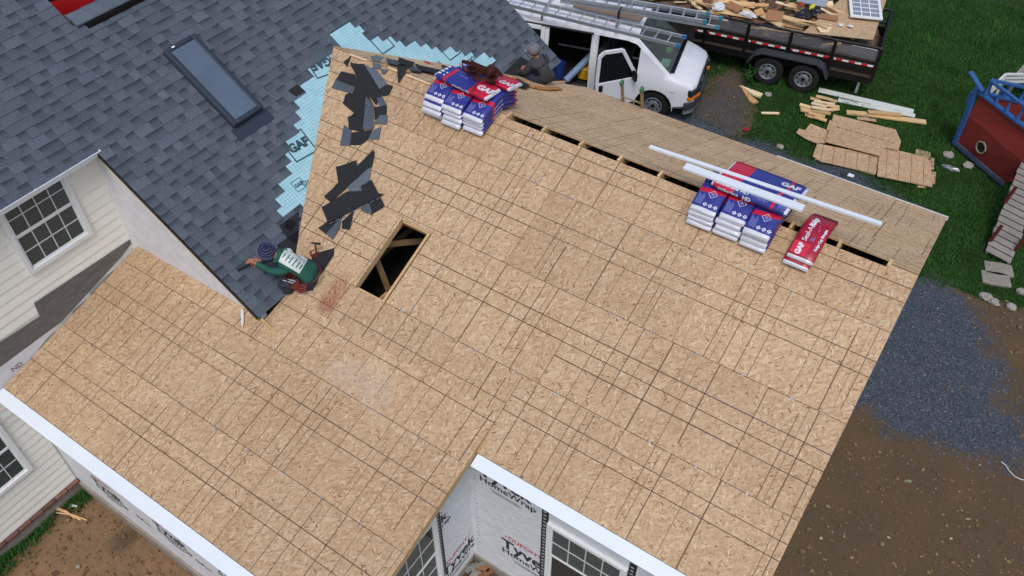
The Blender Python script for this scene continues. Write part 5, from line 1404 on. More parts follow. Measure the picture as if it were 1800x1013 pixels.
# front door, swung open
ph = RD(38); DOOR = VAN @ T(-.47, -1.01, 0) @ RZ(math.pi+ph)      # local +x runs from hinge to latch
def door_prism(poly, t, mat, name, par, off=0):
    return MB().prism(poly, -t/2+off, t/2+off, DOOR @ RX(RD(90))).build(name, mat, par, bevel=.006)
dr = thing('front_door', None, None, DOOR); dr.parent = van; dr.matrix_parent_inverse = WM[van].inverted()
door_prism([(0, .44), (1.03, .44), (1.05, 1.12), (0, 1.12)], .07, VPAINT, 'panel', dr)
for a, b in (((1.015, 1.10), (.99, 1.80)), ((.99, 1.80), (.88, 1.9)), ((.88, 1.9), (.42, 1.88)), ((.42, 1.88), (.03, 1.16))):
    MB().beam(DOOR @ V((a[0], 0, a[1])), DOOR @ V((b[0], 0, b[1])), .06, .085, DOOR.to_3x3() @ V((-(b[1]-a[1]), 0, b[0]-a[0]))).build('window_frame', VPAINT, dr, bevel=.006)
door_prism([(.06, 1.11), (.99, 1.11), (.97, 1.82), (.88, 1.88), (.43, 1.86)], .02, GLASSD, 'window', dr)
MB().box((.92, .045, .98), (.1, .03, .16), DOOR).build('handle', BLACK, dr, bevel=.008)
mb = MB().box((.12, .14, 1.22), (.07, .17, .22), DOOR).box((.1, .05, 1.16), (.05, .12, .05), DOOR); mb.build('mirror', BLACK, dr, bevel=.01)
# sliding door pushed back
sd_ = thing('sliding_door', None, None, VAN @ T(-3.35, -1.08, 0)); sd_.parent = van; sd_.matrix_parent_inverse = WM[van].inverted()
MB().box((-3.36, -1.06, .80), (1.16, .06, .76), VAN).build('panel', VPAINT, sd_, bevel=.012)
SLF = VAN @ T(-3.36, -1.06, 1.17) @ RX(RD(-13))
mb = MB()
for x in (-.53, .53): mb.box((x, 0, .37), (.1, .05, .74), SLF)
mb.box((0, 0, .72), (.96, .049, .1), SLF).box((0, 0, .02), (.96, .049, .06), SLF); mb.build('window_frame', VPAINT, sd_, bevel=.008)
MB().box((0, 0, .36), (1.0, .02, .66), SLF).build('window', GLASSD, sd_)
# front end
vb((.945, 0, .74), (.03, 1.15, .30), CHAR, 'grille'); 
mb = MB()
for i in range(4): mb.box((.965, 0, .64+i*.065), (.012, 1.1, .014), VAN)
mb.build('grille_bars', BLACK, van); vb((.968, 0, .75), (.016, .26, .09), STEEL, 'badge')
for s in (-1, 1):
    h = thing('headlight', None, None, VAN @ T(.87, s*.74, .8)); h.parent = van; h.matrix_parent_inverse = WM[van].inverted()
    HL = VAN @ T(.88, s*.75, 0) @ RZ(s*RD(24))
    MB().box((.0, 0, .84), (.16, .40, .17), HL).build('lens', LENS, h, bevel=.02); MB().box((.0, 0, .70), (.165, .41, .09), HL).build('indicator', AMBER, h, bevel=.012)
mb = MB().prism([(.80, -1.0), (.96, -.80), (1.03, -.4), (1.05, 0), (1.03, .4), (.96, .80), (.80, 1.0), (.72, .98), (.72, -.98)], .40, .60, VAN); mb.build('bumper', CHAR, van, bevel=.02)
mb = MB().prism([(.78, -.97), (.94, -.78), (1.0, -.4), (1.02, 0), (1.0, .4), (.94, .78), (.78, .97), (.72, .95), (.72, -.95)], .27, .398, VAN); mb.build('air_dam', pm('grey_valance', srgb(120, 126, 132), .6, .1, 6), van, bevel=.015)
for x in (0, -3.43):
    wheel(VAN @ T(x, -.86, .37), .37, .26, van); wheel(VAN @ T(x, .86, .37) @ RZ(math.pi), .37, .26, van)
    for s in (-1, 1):
        angs = [-4, 5, 15, 25, 35, 45, 55, 65, 75, 90, 105, 115, 125, 135, 145, 155, 165, 175, 184]; n_ = len(angs)-1; vs_, vs2 = [], []
        for i in range(n_+1):
            a = RD(angs[i]); ca, sa = math.cos(a), math.sin(a); k_ = min(.47/max(abs(ca), 1e-6), (.47 if sa > 0 else .4)/max(abs(sa), 1e-6))
            vs_ += [(x+.43*ca, s*1.004, .37+.43*sa), (x+k_*ca, s*1.003, .37+k_*sa)]
            vs2 += [(x+.43*ca, s*1.010, .37+.43*sa), (x+.43*ca, s*.62, .37+.43*sa), (x+.455*ca, s*1.010, .37+.455*sa)]
        MB().add(vs_, [(2*i, 2*i+1, 2*i+3, 2*i+2) for i in range(n_)], 0, VAN).build('wing_panel', VPAINT, van)
        MB().add(vs2, [(3*i, 3*i+3, 3*i+4, 3*i+1) for i in range(n_)]+[(3*i, 3*i+2, 3*i+5, 3*i+3) for i in range(n_)], 0, VAN).build('wheel_arch', BLACK, van)
        MB().box((x, s*.62, .6), (.92, .02, .5), VAN).build('arch_liner', BLACK, van)
for x in (-1.1, -2.9):
    MB().beam(VAN @ V((x, -.82, 2.2)), VAN @ V((x, .82, 2.2)), .04, .04).beam(VAN @ V((x, -.8, 2.02)), VAN @ V((x, -.8, 2.2)), .04, .04).beam(VAN @ V((x, .8, 2.02)), VAN @ V((x, .8, 2.2)), .04, .04).build('roof_rack', STEEL, van)
# things inside the van
tag(MB().beam(VAN @ V((-1.85, -.6, .62)), VAN @ V((-1.85, .1, .62)), .3, .3).build('tool_case', pm('yellow_black_case', srgb(190, 150, 30), .5, .4, 9), bevel=.02), 'yellow and black tool case inside the open van', 'tool case')
a_, b_ = VAN @ V((-2.2, -1.0, .62)), VAN @ V((-1.72, -.2, 1.05))
mb = MB().tube([a_, b_], .085, 14).tube([a_-(b_-a_).normalized()*.002, a_+(b_-a_)*.01], .045, 12, 1)
tag(mb.build('membrane_roll', [pm('pale_blue_roll', srgb(120, 146, 180), .5, .15, 8), WHITE]), 'pale blue roll of roofing membrane leaning inside the open van', 'roll')
tag(MB().lathe([(0, 0), (.15, 0), (.16, .3), (.165, .36), (.15, .36), (.14, .05), (0, .04)], 18, VAN @ T(-2.5, -.55, .44)).build('bucket', pm('blue_plastic_drum', srgb(34, 60, 130), .4, .1, 8), smooth=40), 'blue plastic bucket inside the open van', 'bucket')

# ---- ladders
BLUEC = pm('ladder_blue_caps', srgb(54, 116, 170), .5, .1, 10); TEAL = pm('ladder_teal_caps', srgb(60, 130, 150), .5, .1, 10)
def ladder(p0_, p1_, side, wd, lab, mat=ALU, cap=BLUEC, rung=.305, rail=(.028, .085), up=(0, 0, 1), grp=None, tip=True):
    p0_, p1_, side = V(p0_), V(p1_), V(side); d = (p1_-p0_).normalized(); side = (side-d*side.dot(d)).normalized(); u = d.cross(side)
    root = thing('ladder', lab, 'ladder', (p0_.x, p0_.y, min(p0_.z, p1_.z)), grp); L = (p1_-p0_).length
    for s in (0, 1):
        o_ = side*wd*s; MB().beam(p0_+o_, p1_+o_, rail[0], rail[1], u).build('rail', mat, root, bevel=.003)
        if tip: MB().beam(p1_+o_-d*.005, p1_+o_+d*.09, rail[0]+.02, rail[1]+.02, u).build('rail_cap', cap, root, bevel=.008)
    t = .15; R_ = MB().tube([V((0, 0, 0)), V((0, 0, wd-.03))], .016, 8).mesh('rung', mat)
    q_ = V((0, 0, 1)).rotation_difference(side).to_matrix().to_4x4()
    while t < L-.05: link('rung', R_, M.Translation(p0_+d*t+side*.015) @ q_, root); t += rung
    return root
zl = 2.27
la, lb_ = gz(880, 6, zl), gz(1189, 80, zl); sv = V((-(lb_-la).y, (lb_-la).x, 0)).normalized()
ladder(la, lb_, sv, .42, 'aluminium ladder with blue end caps tied to the near side of the van roof', grp='ladders carried on the van roof')
la2, lb2 = gz(985, 2, zl+.03), gz(1258, 48, zl+.03); sv2 = V((-(lb2-la2).y, (lb2-la2).x, 0)).normalized()
ladder(la2, lb2, sv2, .44, 'long extension ladder with teal caps on the far side of the van roof', cap=TEAL, grp='ladders carried on the van roof')
ladder(la2+V((0, 0, .1))-sv2*.02, lb2+V((0, 0, .1))-sv2*.02-(lb2-la2).normalized()*.3, sv2, .38, 'upper section lying on the extension ladder on the van roof', cap=TEAL, grp='ladders carried on the van roof')
tag(MB().beam(gz(1010, 8, zl-.02), gz(1128, 34, zl-.02), .24, .04).build('plank', pm('weathered_plank', srgb(120, 104, 94), .8, .2, 8), bevel=.004), 'weathered plank lying between the ladders on the van roof', 'plank')
tag(MB().beam(VAN @ V((-1.12, -.60, 2.225)), VAN @ V((-1.12, -.60, 2.44)), .03, .04).beam(VAN @ V((-1.12, -.68, 2.42)), VAN @ V((-1.12, -.36, 2.42)), .025, .025).build('ladder_clamp', BLACK), 'black clamp holding the near ladder to the roof rack', 'clamp')
# ladder standing at the far eave
e_ = on_far(1088, 180, 0); lt = V((0, -.27, 1)).normalized()
FGL = pm('tan_ladder_rail', srgb(150, 128, 96), .6, .12, 10); GCAP = pm('green_cap', srgb(70, 120, 84), .6, .1, 10)
base = e_-lt*((e_.z-.02)/lt.z)+V((0, .14, 0)); top = e_+lt*.36+V((0, .14, 0))
ladder(base, top, (1, 0, 0), .40, 'tan ladder leaning on the far eave beside the van door', mat=FGL, cap=GCAP, rail=(.03, .075))

# ================================================================== trailer full of debris
tc = (gz(1343, 149)+gz(1405, 163))/2; ta = RD(10.5)
TRL = T(tc.x, tc.y, 0) @ RZ(ta)
trl = thing('trailer', 'black twin axle trailer with mesh sides and red white reflective tape', 'trailer', TRL)
tbx = lambda c, d, name, mat=BLACK, par=trl, bv=.008: MB().box(c, d, TRL).build(name, mat, par, bevel=bv)
X0, X1, Y0, Y1, ZF, ZT = -4.3, 2.0, .24, 2.25, .74, 1.46
tbx(((X0+X1)/2, (Y0+Y1)/2, ZF-.03), (X1-X0, Y1-Y0, .06), 'bed_floor', pm('bed_planks', srgb(92, 72, 54), .85, .2, 6))
for y in (Y0, Y1):
    tbx(((X0+X1)/2, y, .60), (X1-X0+.004, .08, .2), 'chassis_rail'); tbx(((X0+X1)/2, y, .88), (X1-X0, .035, .27), 'side_panel'); tbx(((X0+X1)/2, y, ZT), (X1-X0, .055, .055), 'top_rail'); tbx(((X0+X1)/2, y, 1.10), (X1-X0, .05, .05), 'mid_rail')
    x = X0
    while x < X1+.05: tbx((x, y-.01 if y == Y0 else y+.01, 1.06), (.075, .062, .84), 'post'); x += 1.05
for x in (X0, X1):
    tbx((x, (Y0+Y1)/2, .62), (.082, Y1-Y0-.02, .19), 'cross_member'); tbx((x, (Y0+Y1)/2, ZT-.002), (.05, Y1-Y0-.06, .05), 'top_rail')
    tbx((x, (Y0+Y1)/2, .9), (.03, Y1-Y0-.06, .3), 'end_panel')
# expanded metal
MESHM = pm('expanded_metal', srgb(150, 156, 166), .5, .15, 20, metal=.4)
def mesh_panel(x0, x1, y, z0, z1):
    mb = MB(); p = .05; n_ = int((x1-x0+z1-z0)/p)
    for i in range(n_):
        for sgn in (1, -1):
            a = i*p
            if sgn == 1: u0, v0, u1, v1 = x0+a, z0, x0+a-(z1-z0), z1
            else: u0, v0, u1, v1 = x0+a-(z1-z0), z0, x0+a, z1
            # clip in u
            def cl(u0, v0, u1, v1):
                pts = []
                for lim in (x0, x1):
                    if (u0-lim)*(u1-lim) < 0:
                        t = (lim-u0)/(u1-u0); pts.append((lim, v0+t*(v1-v0)))
                for u, v in ((u0, v0), (u1, v1)):
                    if x0 <= u <= x1: pts.append((u, v))
                return pts
            q_ = cl(u0, v0, u1, v1)
            if len(q_) == 2 and (V(q_[0])-V(q_[1])).length > .02: mb.beam(TRL @ V((q_[0][0], y, q_[0][1])), TRL @ V((q_[1][0], y, q_[1][1])), .005, .013, TRL.to_3x3() @ V((0, 1, 0)))
    tag(mb.build('mesh_panel', MESHM, trl), kind='stuff')
x = X0
while x < X1-.2:
    mesh_panel(x+.04, min(x+1.01, X1-.04), Y0+.02, 1.13, ZT-.03); x += 1.05
tbx((1.62, Y0+.10, 1.22), (.62, .02, .28), 'tread_plate', STEEL)
REDT = pm('reflective_red', srgb(196, 24, 36), .4, .1, 20); WHT = pm('reflective_white', srgb(226, 226, 226), .4, .05, 20)
x = X0+.08; i = 0
while x < X1-.1:
    nxt = (math.floor((x-X0)/1.05)+1)*1.05+X0
    if nxt-x < .09 or (x-(nxt-1.05)) < .05: x = max(x, nxt+.06) if nxt-x < .09 else nxt-1.05+.06
    l_ = min(.15, max(.05, nxt-.06-x))
    MB().box((x+l_/2, Y0-.0215, .985), (l_-.004, .003, .05), TRL).build('reflector', REDT if i % 2 else WHT, trl); x += l_; i += 1
for x in (-.445, .445):
    wheel(TRL @ T(x, .11, .37), .37, .22, trl); wheel(TRL @ T(x, 2.38, .37) @ RZ(math.pi), .37, .22, trl)
for y in (.09, 2.4):
    FW = .32
    mb = MB(); pr = [(-1.0, .55), (-.86, .80), (-.68, .88), (.68, .88), (.86, .80), (1.0, .55)]; pi_ = [(a*.975, b-.03) for a, b in pr]
    n_ = len(pr); vs_ = [(a, y-FW/2+.02, b) for a, b in pr]+[(a, y+FW/2-.02, b) for a, b in pr]+[(a, y-FW/2+.02, b) for a, b in pi_]+[(a, y+FW/2-.02, b) for a, b in pi_]
    fs_ = [(i, i+1, n_+i+1, n_+i) for i in range(n_-1)]+[(3*n_+i, 3*n_+i+1, 2*n_+i+1, 2*n_+i) for i in range(n_-1)]+[(2*n_+i, 2*n_+i+1, i+1, i) for i in range(n_-1)]+[(n_+i, n_+i+1, 3*n_+i+1, 3*n_+i) for i in range(n_-1)]
    mb.add(vs_, fs_, 0, TRL); mb.build('fender', CHAR, trl, smooth=30)
tbx((X1-.25, Y0+.2, .28), (.07, .07, .45), 'jack_leg', STEEL); tbx((X1+.02, Y0+.12, 1.0), (.03, .2, .8), 'gate_post')
tbx((X0-.55, 1.25, .6), (1.1, .1, .12), 'tongue')
# --- the load
def heap_z(x, y):
    u = (x-X0)/(X1-X0); v = (y-Y0)/(Y1-Y0)
    return ZF+.60*min(1, 3.2*v+.35)*min(1, 4*(1-v)+.3)*min(1, (1-u)*3+.6)+.12*noise.noise((x*1.6, y*1.6, 4))
mb = MB(); nx2, ny2 = 50, 18; q = random.Random(4)
for j in range(ny2+1):
    for i in range(nx2+1):
        x, y = X0+.05+(X1-X0-.1)*i/nx2, Y0+.06+(Y1-Y0-.12)*j/ny2; e = min(j, ny2-j, i, nx2-i)
        mb.v.append(TRL @ V((x, y, (heap_z(x, y)-.06+q.uniform(-.05, .05)) if e else ZF+.02)))
mb.f = [(j*(nx2+1)+i, j*(nx2+1)+i+1, (j+1)*(nx2+1)+i+1, (j+1)*(nx2+1)+i) for j in range(ny2) for i in range(nx2)]; mb.m = [0]*len(mb.f)
tag(mb.build('rubble', pm('mixed_rubble', srgb(96, 78, 62), .9, .5, 9, .6, 30)), 'mixed rubble heaped under the wood scraps in the trailer', 'rubble', kind='stuff')
WOODS = [pm('scrap_pine', srgb(214, 186, 140), .75, .15, 6, .2, 50, objvar=.12), pm('scrap_fir', srgb(190, 150, 104), .75, .18, 6, .2, 50, objvar=.15), pm('scrap_brown', srgb(136, 96, 66), .8, .2, 6, .2, 50, objvar=.2), pm('scrap_pale', srgb(228, 208, 170), .75, .1, 6, objvar=.08)]
WN = ['pale pine', 'tan fir', 'weathered brown', 'cream coloured']
for i in range(150):
    x, y = q.uniform(X0+.3, X1-.75), q.uniform(Y0+.12, Y1-.15); L = q.choice((.25, .4, .55, .8, 1.1))*q.uniform(.8, 1.2); wd = q.choice((.04, .06, .089, .14, .2)); t = q.choice((.012, .02, .038))
    yaw = q.gauss(0, .55); pit = q.gauss(0, .16); rol = q.gauss(0, .35)
    if x+L/2 > X1-.1: x = X1-.1-L/2
    z = heap_z(x, y)+q.uniform(.0, .16); m_ = q.choices((0, 1, 2, 3), (5, 4, 2, 3))[0]
    dyw = abs(math.sin(yaw))*L/2; y = max(Y0+.08+dyw, min(Y1-.08-dyw, y))
    o_ = MB().box((0, 0, 0), (L, wd, t)).build('wood_scrap', WOODS[m_], None, TRL @ T(x, y, z) @ RZ(yaw) @ RY(pit) @ RX(rol), world=False)
    tag(o_, f'{WN[m_]} {"short " if L < .45 else "long "}wood scrap heaped in the black trailer', 'wood scrap', f'{WN[m_]} {"short " if L < .45 else "long "}wood scraps in the trailer')
def crumple(c, r, seed, mat, name, lab, cat, grp=None, sq=(1, 1, .6), sub=3):
    bm = bmesh.new(); bmesh.ops.create_icosphere(bm, subdivisions=sub, radius=1); q_ = random.Random(seed)
    for v in bm.verts:
        n1 = noise.noise(v.co*1.6+V((seed, 0, 0)))*.35+noise.noise(v.co*4.5+V((0, seed, 0)))*.2+noise.noise(v.co*9+V((0, 0, seed)))*.08; v.co = V((v.co.x*sq[0], v.co.y*sq[1], v.co.z*sq[2]))*(1+n1)*r
    me = bpy.data.meshes.new(name); bm.to_mesh(me); bm.free(); me.materials.append(mat)
    return tag(link(name, me, T(*c)), lab, cat, grp)
WBAG = pm('white_plastic', srgb(210, 212, 216), .4, .1, 8); KBAG = pm('black_plastic', srgb(30, 30, 34), .35, .2, 8); GTARP = pm('green_tarp', srgb(30, 110, 84), .5, .15, 8); YEL = pm('yellow_plastic', srgb(214, 206, 60), .5, .12, 10); CARD = pm('cardboard', srgb(150, 110, 78), .8, .12, 6, objvar=.1)
tz = lambda x, y, z: gz(x, y, z)
crumple(tz(1262, 12, 1.5), .16, 1, WBAG, 'plastic_bag', 'clear white plastic bag at the front of the trailer load', 'bag')
crumple(tz(1315, 26, 1.5), .15, 2, WBAG, 'plastic_bag', 'crumpled white plastic hanging over the trailer top rail', 'bag', sq=(1.4, .6, .5))
crumple(tz(1348, 52, 1.2), .17, 3, WBAG, 'plastic_bag', 'white plastic bag pressed against the trailer mesh side', 'bag', sq=(1.5, .5, .6))
crumple(tz(1412, 28, 1.5), .2, 4, KBAG, 'plastic_bag', 'black plastic bag below the yellow scrap in the trailer', 'bag')
crumple(tz(1432, 20, 1.55), .18, 5, KBAG, 'plastic_bag', 'black plastic sack beside the brown board in the trailer', 'bag', sq=(1.3, .8, .5))
crumple(tz(1428, 12, 1.62), .1, 6, YEL, 'plastic_scrap', 'yellow plastic scrap on top of the trailer load', 'plastic scrap', sq=(.6, 1.4, .5))
crumple(tz(1408, 8, 1.62), .08, 7, pm('red_orange', srgb(150, 60, 44), .6, .15, 9), 'rag', 'rust red rag on top of the trailer load', 'rag')
crumple(tz(1395, 60, 1.15), .2, 8, GTARP, 'tarp', 'green tarp bundled behind the trailer mesh', 'tarp', sq=(1.6, .6, .6))
crumple(tz(1372, 58, 1.18), .15, 9, CARD, 'sack', 'brown sack behind the trailer mesh beside the green tarp', 'sack')
crumple(tz(1478, 44, 1.55), .06, 10, WBAG, 'plastic_bag', 'small white plastic scrap lying on the trailer board', 'bag')
crumple(tz(1495, 46, 1.56), .05, 12, WBAG, 'plastic_bag', 'tiny white plastic scrap near the old window', 'bag', sq=(1.5, .7, .5))
for k, (x, y, L, W_, a, b, lab) in enumerate(((1362, 28, .4, .3, .3, .5, 'brown cardboard flap tilted on the trailer load'), (1455, 30, .5, .2, .25, .2, 'brown board lying on top of the trailer load'), (1290, 12, .45, .25, -.3, .2, 'brown cardboard piece at the front of the trailer load'))):
    p = tz(x, y, 1.55); tag(MB().box((0, 0, 0), (L, W_, .012)).build('cardboard', CARD, None, T(*p) @ RZ(a) @ RX(b), world=False), lab, 'cardboard')
def poly_board(pts, z, t, mat, name, lab, cat, grp=None, lines=0):
    P = [gz(x, y, z) for x, y in pts]; mb = MB().sheet(P, (0, 0, 1), t)
    if lines:
        q_ = random.Random(len(lab)); c = sum(P, V())/len(P); a = max(((P[i]-P[i-1]) for i in range(len(P))), key=lambda e_: e_.length).normalized(); pr = sorted([(p-c).dot(a) for p in P]); b = V((-a.y, a.x, 0)); pb = [(p-c).dot(b) for p in P]
        poly2 = [((p-c).dot(a), (p-c).dot(b)) for p in P]
        ar = sum(poly2[i-1][0]*poly2[i][1]-poly2[i][0]*poly2[i-1][1] for i in range(len(poly2)))
        if ar < 0: poly2 = poly2[::-1]
        for i in range(lines):
            u = pr[0]+(pr[-1]-pr[0])*(i+.7)/(lines+.4); qq = clip_to(rect(u, min(pb), u+.011, max(pb)), poly2)
            if len(qq) >= 3: mb.add([c+a*x_+b*y_+V((0, 0, .001)) for x_, y_ in qq], [tuple(range(len(qq)))], 1)
    return tag(mb.build(name, [mat, PRINT]), lab, cat, grp)
poly_board([(1412, 57), (1535, 70), (1562, -12), (1490, -12)], 1.5, .012, OSB, 'osb_sheet', 'board sheet lying across the rear of the trailer under an old window', 'board')
# old window laid on the load
wq = [gz(1482, -6, 1.57), gz(1494, 31, 1.57), gz(1551, 37, 1.57), gz(1545, -6, 1.57)]
o_w = wq[1]; ex = (wq[2]-wq[1]); ey = (wq[0]-wq[1]); WF2 = frame(o_w, ex, ey-ex*(ey.dot(ex)/ex.dot(ex)))
ow = thing('old_window', 'old white window with grid bars lying on the trailer load', 'window', o_w)
lx, ly = ex.length, ey.length*.98
mb = MB()
for u in (.035, lx-.035): mb.box((u, ly/2, .03), (.07, ly, .05), WF2)
for v in (.035, ly-.035): mb.box((lx/2, v, .029), (lx-.14, .07, .048), WF2)
mb.build('frame', TRIMW, ow, bevel=.004)
for i in range(3):
    for j in range(4): MB().box((.07+(lx-.14)*(i+.5)/3, .07+(ly-.14)*(j+.5)/4, .022), ((lx-.14)/3-.002, (ly-.14)/4-.002, .005), WF2).build('pane', glass_mat('pale_glass', srgb(120, 128, 140)) if (i, j) == (0, 0) else bpy.data.materials['pale_glass'], ow)
mb = MB()
for i in (1, 2): mb.box((.07+(lx-.14)*i/3, ly/2, .03), (.022, ly-.14, .014), WF2)
for j in (1, 2, 3): mb.box((lx/2, .07+(ly-.14)*j/4, .0305), (lx-.14, .022, .014), WF2)
mb.build('grid_bars', TRIMW, ow)
poly_board([(1405, -6), (1400, 2), (1450, 12), (1460, -6)], 1.62, .02, pm('grey_panel', srgb(150, 158, 170), .5, .1, 6), 'panel', 'grey framed panel lying on the trailer load', 'panel')

# ================================================================== boards and lumber on the grass
G5 = lambda L: [(1280+x/4.5, 120+y/4.5) for x, y in L]
gpo = 'board offcuts piled on the lawn'
poly_board(G5([(668, 695), (705, 595), (1185, 690), (1170, 835), (730, 735)]), .045, .02, OSB, 'osb_offcut', 'long board offcut under the stamped sheet on the lawn', 'board', gpo, 5)
poly_board(G5([(690, 720), (730, 600), (1190, 700), (1165, 842)]), .022, .018, OSBR, 'osb_offcut', 'lowest board offcut showing as a dark edge in the lawn pile', 'board', gpo)
poly_board(G5([(540, 510), (560, 478), (610, 490), (650, 438), (790, 492), (775, 590), (700, 590), (620, 560)]), .05, .022, OSB, 'osb_offcut', 'ragged stepped board offcut nearest the wood blocks', 'board', gpo, 2)
poly_board(G5([(1180, 850), (1195, 655), (1245, 628), (1490, 685), (1600, 735), (1615, 937)]), .075, .022, OSB, 'osb_offcut', 'square lined board offcut at the ship end of the lawn pile', 'board', gpo, 4)
poly_board(G5([(1500, 940), (1560, 945), (1550, 900), (1490, 900)]), .02, .015, OSBR, 'osb_offcut', 'small board corner poking out under the square lined offcut', 'board', gpo)
poly_board(G5([(1485, 638), (1600, 665), (1602, 760), (1480, 735)]), .03, .015, OSB, 'osb_offcut', 'small rectangular board offcut pointing at the ship', 'board', gpo)
poly_board(G5([(1590, 705), (1630, 712), (1628, 802), (1590, 800)]), .035, .012, OSB, 'osb_offcut', 'narrow board tab beside the square lined offcut', 'board', gpo)
poly_board(G5([(1600, 812), (1645, 822), (1635, 917), (1600, 912)]), .03, .012, OSB, 'osb_offcut', 'second narrow board tab at the corner of the square lined offcut', 'board', gpo)
big = poly_board(G5([(770, 582), (835, 365), (1325, 485), (1368, 580), (1347, 650), (1240, 625), (1190, 690)]), .12, .014, OSB, 'osb_offcut', 'big sheet with a stamped line of print on top of the lawn pile', 'board', gpo)
a_, b_ = gz(*G5([(860, 465)])[0], .1215), gz(*G5([(1340, 600)])[0], .1215); dd = (b_-a_).normalized(); mb = MB(); q = random.Random(6); t = 0
while t < (b_-a_).length-.05:
    l_ = q.uniform(.03, .09); mb.beam(a_+dd*t, a_+dd*(t+l_), .035*q.uniform(.6, 1.1), .0012); t += l_+q.uniform(.015, .06)
mb.build('stamp', PRINT, big)
poly_board(G5([(780, 480), (805, 410), (830, 415), (800, 500)]), .09, .02, OSBR, 'osb_offcut', 'sliver of board under the edge of the stamped sheet', 'board', gpo)
def stick(p, q_, wd, t, z, mat, name, lab, cat, grp=None):
    a, b = gz(*p, z), gz(*q_, z); return tag(MB().beam(a, b, wd, t).build(name, mat, bevel=.003), lab, cat, grp)
g5 = lambda x, y: (1280+x/4.5, 120+y/4.5)
PWHT = pm('primed_white_board', srgb(206, 212, 208), .6, .08, 6)
stick(g5(715, 172), g5(1465, 345), .19, .03, .05, PWHT, 'white_board', 'longer white primed board lying on the lawn behind the blocks', 'board', 'white boards on the lawn')
stick(g5(868, 252), g5(1478, 378), .15, .03, .02, PWHT, 'white_board', 'shorter white primed board lying against the longer one', 'board', 'white boards on the lawn')
stick(g5(935, 350), g5(1095, 365), .14, .06, .04, LUM, 'lumber_piece', 'stubby tan lumber piece at the end of the tan planks', 'lumber', 'lumber pieces beside the white boards')
stick(g5(1098, 365), g5(1565, 428), .16, .04, .03, LUM, 'lumber_piece', 'long tan lumber plank below the white boards', 'lumber', 'lumber pieces beside the white boards')
stick(g5(1105, 345), g5(1375, 370), .12, .045, .09, LUM, 'lumber_piece', 'pale lumber piece lying on the long tan plank', 'lumber', 'lumber pieces beside the white boards')
stick(g5(1020, 395), g5(1170, 415), .1, .02, .11, OSB, 'lumber_piece', 'small board strip tucked behind the stamped sheet', 'lumber', 'lumber pieces beside the white boards')
def wedge(pts, z, t, mat, lab): return poly_board([g5(*p) for p in pts], z, t, mat, 'lumber_piece', lab, 'lumber', 'pointed lumber offcuts near the van')
wedge([(90, 132), (275, 200), (255, 225), (195, 205)], .06, .05, WOODS[3], 'pale pointed lumber offcut lying near the van front')
wedge([(105, 150), (240, 265), (200, 275), (165, 255)], .03, .04, WOODS[1], 'orange brown pointed lumber offcut beside the pale one near the van')
stick(g5(262, 355), g5(403, 357), .07, .03, .03, WOODS[3], 'lumber_piece', 'single short pale stick lying alone on the lawn', 'lumber')
q = random.Random(21); blk = []
for (x, y, L, a, z) in [(760, 235, .4, .0, .12), (690, 245, .25, .1, .05), (830, 260, .2, .1, .06), (720, 290, .38, -.05, .1), (830, 300, .3, .25, .08), (610, 300, .28, .0, .08), (620, 325, .3, -.15, .04), (730, 320, .42, .0, .15), (640, 345, .4, .0, .1), (740, 350, .42, .02, .14), (700, 370, .4, .0, .12), (690, 390, .38, .05, .05), (730, 400, .3, -.1, .08), (650, 375, .26, .1, .04), (790, 330, .26, .4, .04), (840, 325, .24, .5, .03), (760, 275, .5, -.05, .05)]:
    p = gz(*g5(x, y), z); yw = RD(10)+a
    o_ = MB().box((0, 0, 0), (L, .089, .038)).build('wood_block', q.choice((WOODS[0], LUM, WOODS[3])), None, T(*p) @ RZ(yw) @ RX(q.gauss(0, .15)) @ RY(q.gauss(0, .05)), world=False, bevel=.002)
    tag(o_, 'short cut lumber block in the little heap on the lawn', 'wood block', 'cut lumber blocks heaped on the lawn')
# stones and litter
ROCK = pm('pale_rock', srgb(150, 146, 138), .9, .2, 5, .6, 20, objvar=.12)
def rock(x, y, r, seed, lab, z=.02, grp='loose rocks'): crumple(gz(x, y, z), r*.75, seed, ROCK, 'rock', lab, 'rock', grp, (1, .8, .6), 2)
rock(1667, 273, .17, 31, 'grey rock at the foot of the ship stem'); rock(1702, 291, .17, 32, 'grey rock lying against the ship hull'); rock(1734, 522, .17, 33, 'pale rock at the gravel edge, one of a touching pair'); rock(1747, 531, .15, 34, 'paler rock touching its neighbour at the gravel edge')
rock(1778, 540, .14, 35, 'single pale rock lying on bare soil past the pair'); rock(1796, 513, .14, 36, 'grey rock beside the ramp stones'); rock(1522, 211, .16, 37, 'flat grey stone at the lawn end of the tan planks', -.02)
rock(1371, 258, .13, 38, 'flat grey stone on the gravel near the far eave', -.02); rock(1351, 166, .12, 39, 'grey stone in the grass in front of the trailer wheel'); rock(137, 996, .05, 40, 'small white stone on the brown soil by the wing')
crumple(gz(1672, 296, .03), .12, 41, pm('foil', srgb(160, 164, 166), .3, .2, 12, metal=.6), 'foil_scrap', 'crumpled silver foil scrap on the lawn beside the ship', 'foil', sq=(1.6, .5, .4))
poly_board([(1493, 304), (1502, 308), (1500, 312), (1489, 309)], .03, .01, WHITE, 'paper_scrap', 'white paper scrap on the gravel beside the board pile', 'paper')
poly_board([(1478, 303), (1488, 301), (1490, 308), (1481, 309)], .025, .01, CHAR, 'wrapper', 'dark wrapper beside the white paper scrap', 'wrapper')
poly_board([(1307, 224), (1317, 225), (1316, 230), (1306, 229)], .03, .012, pm('red_litter', srgb(150, 30, 36), .6, .1, 10), 'wrapper', 'red wrapper lying on the gravel by the eave', 'wrapper')
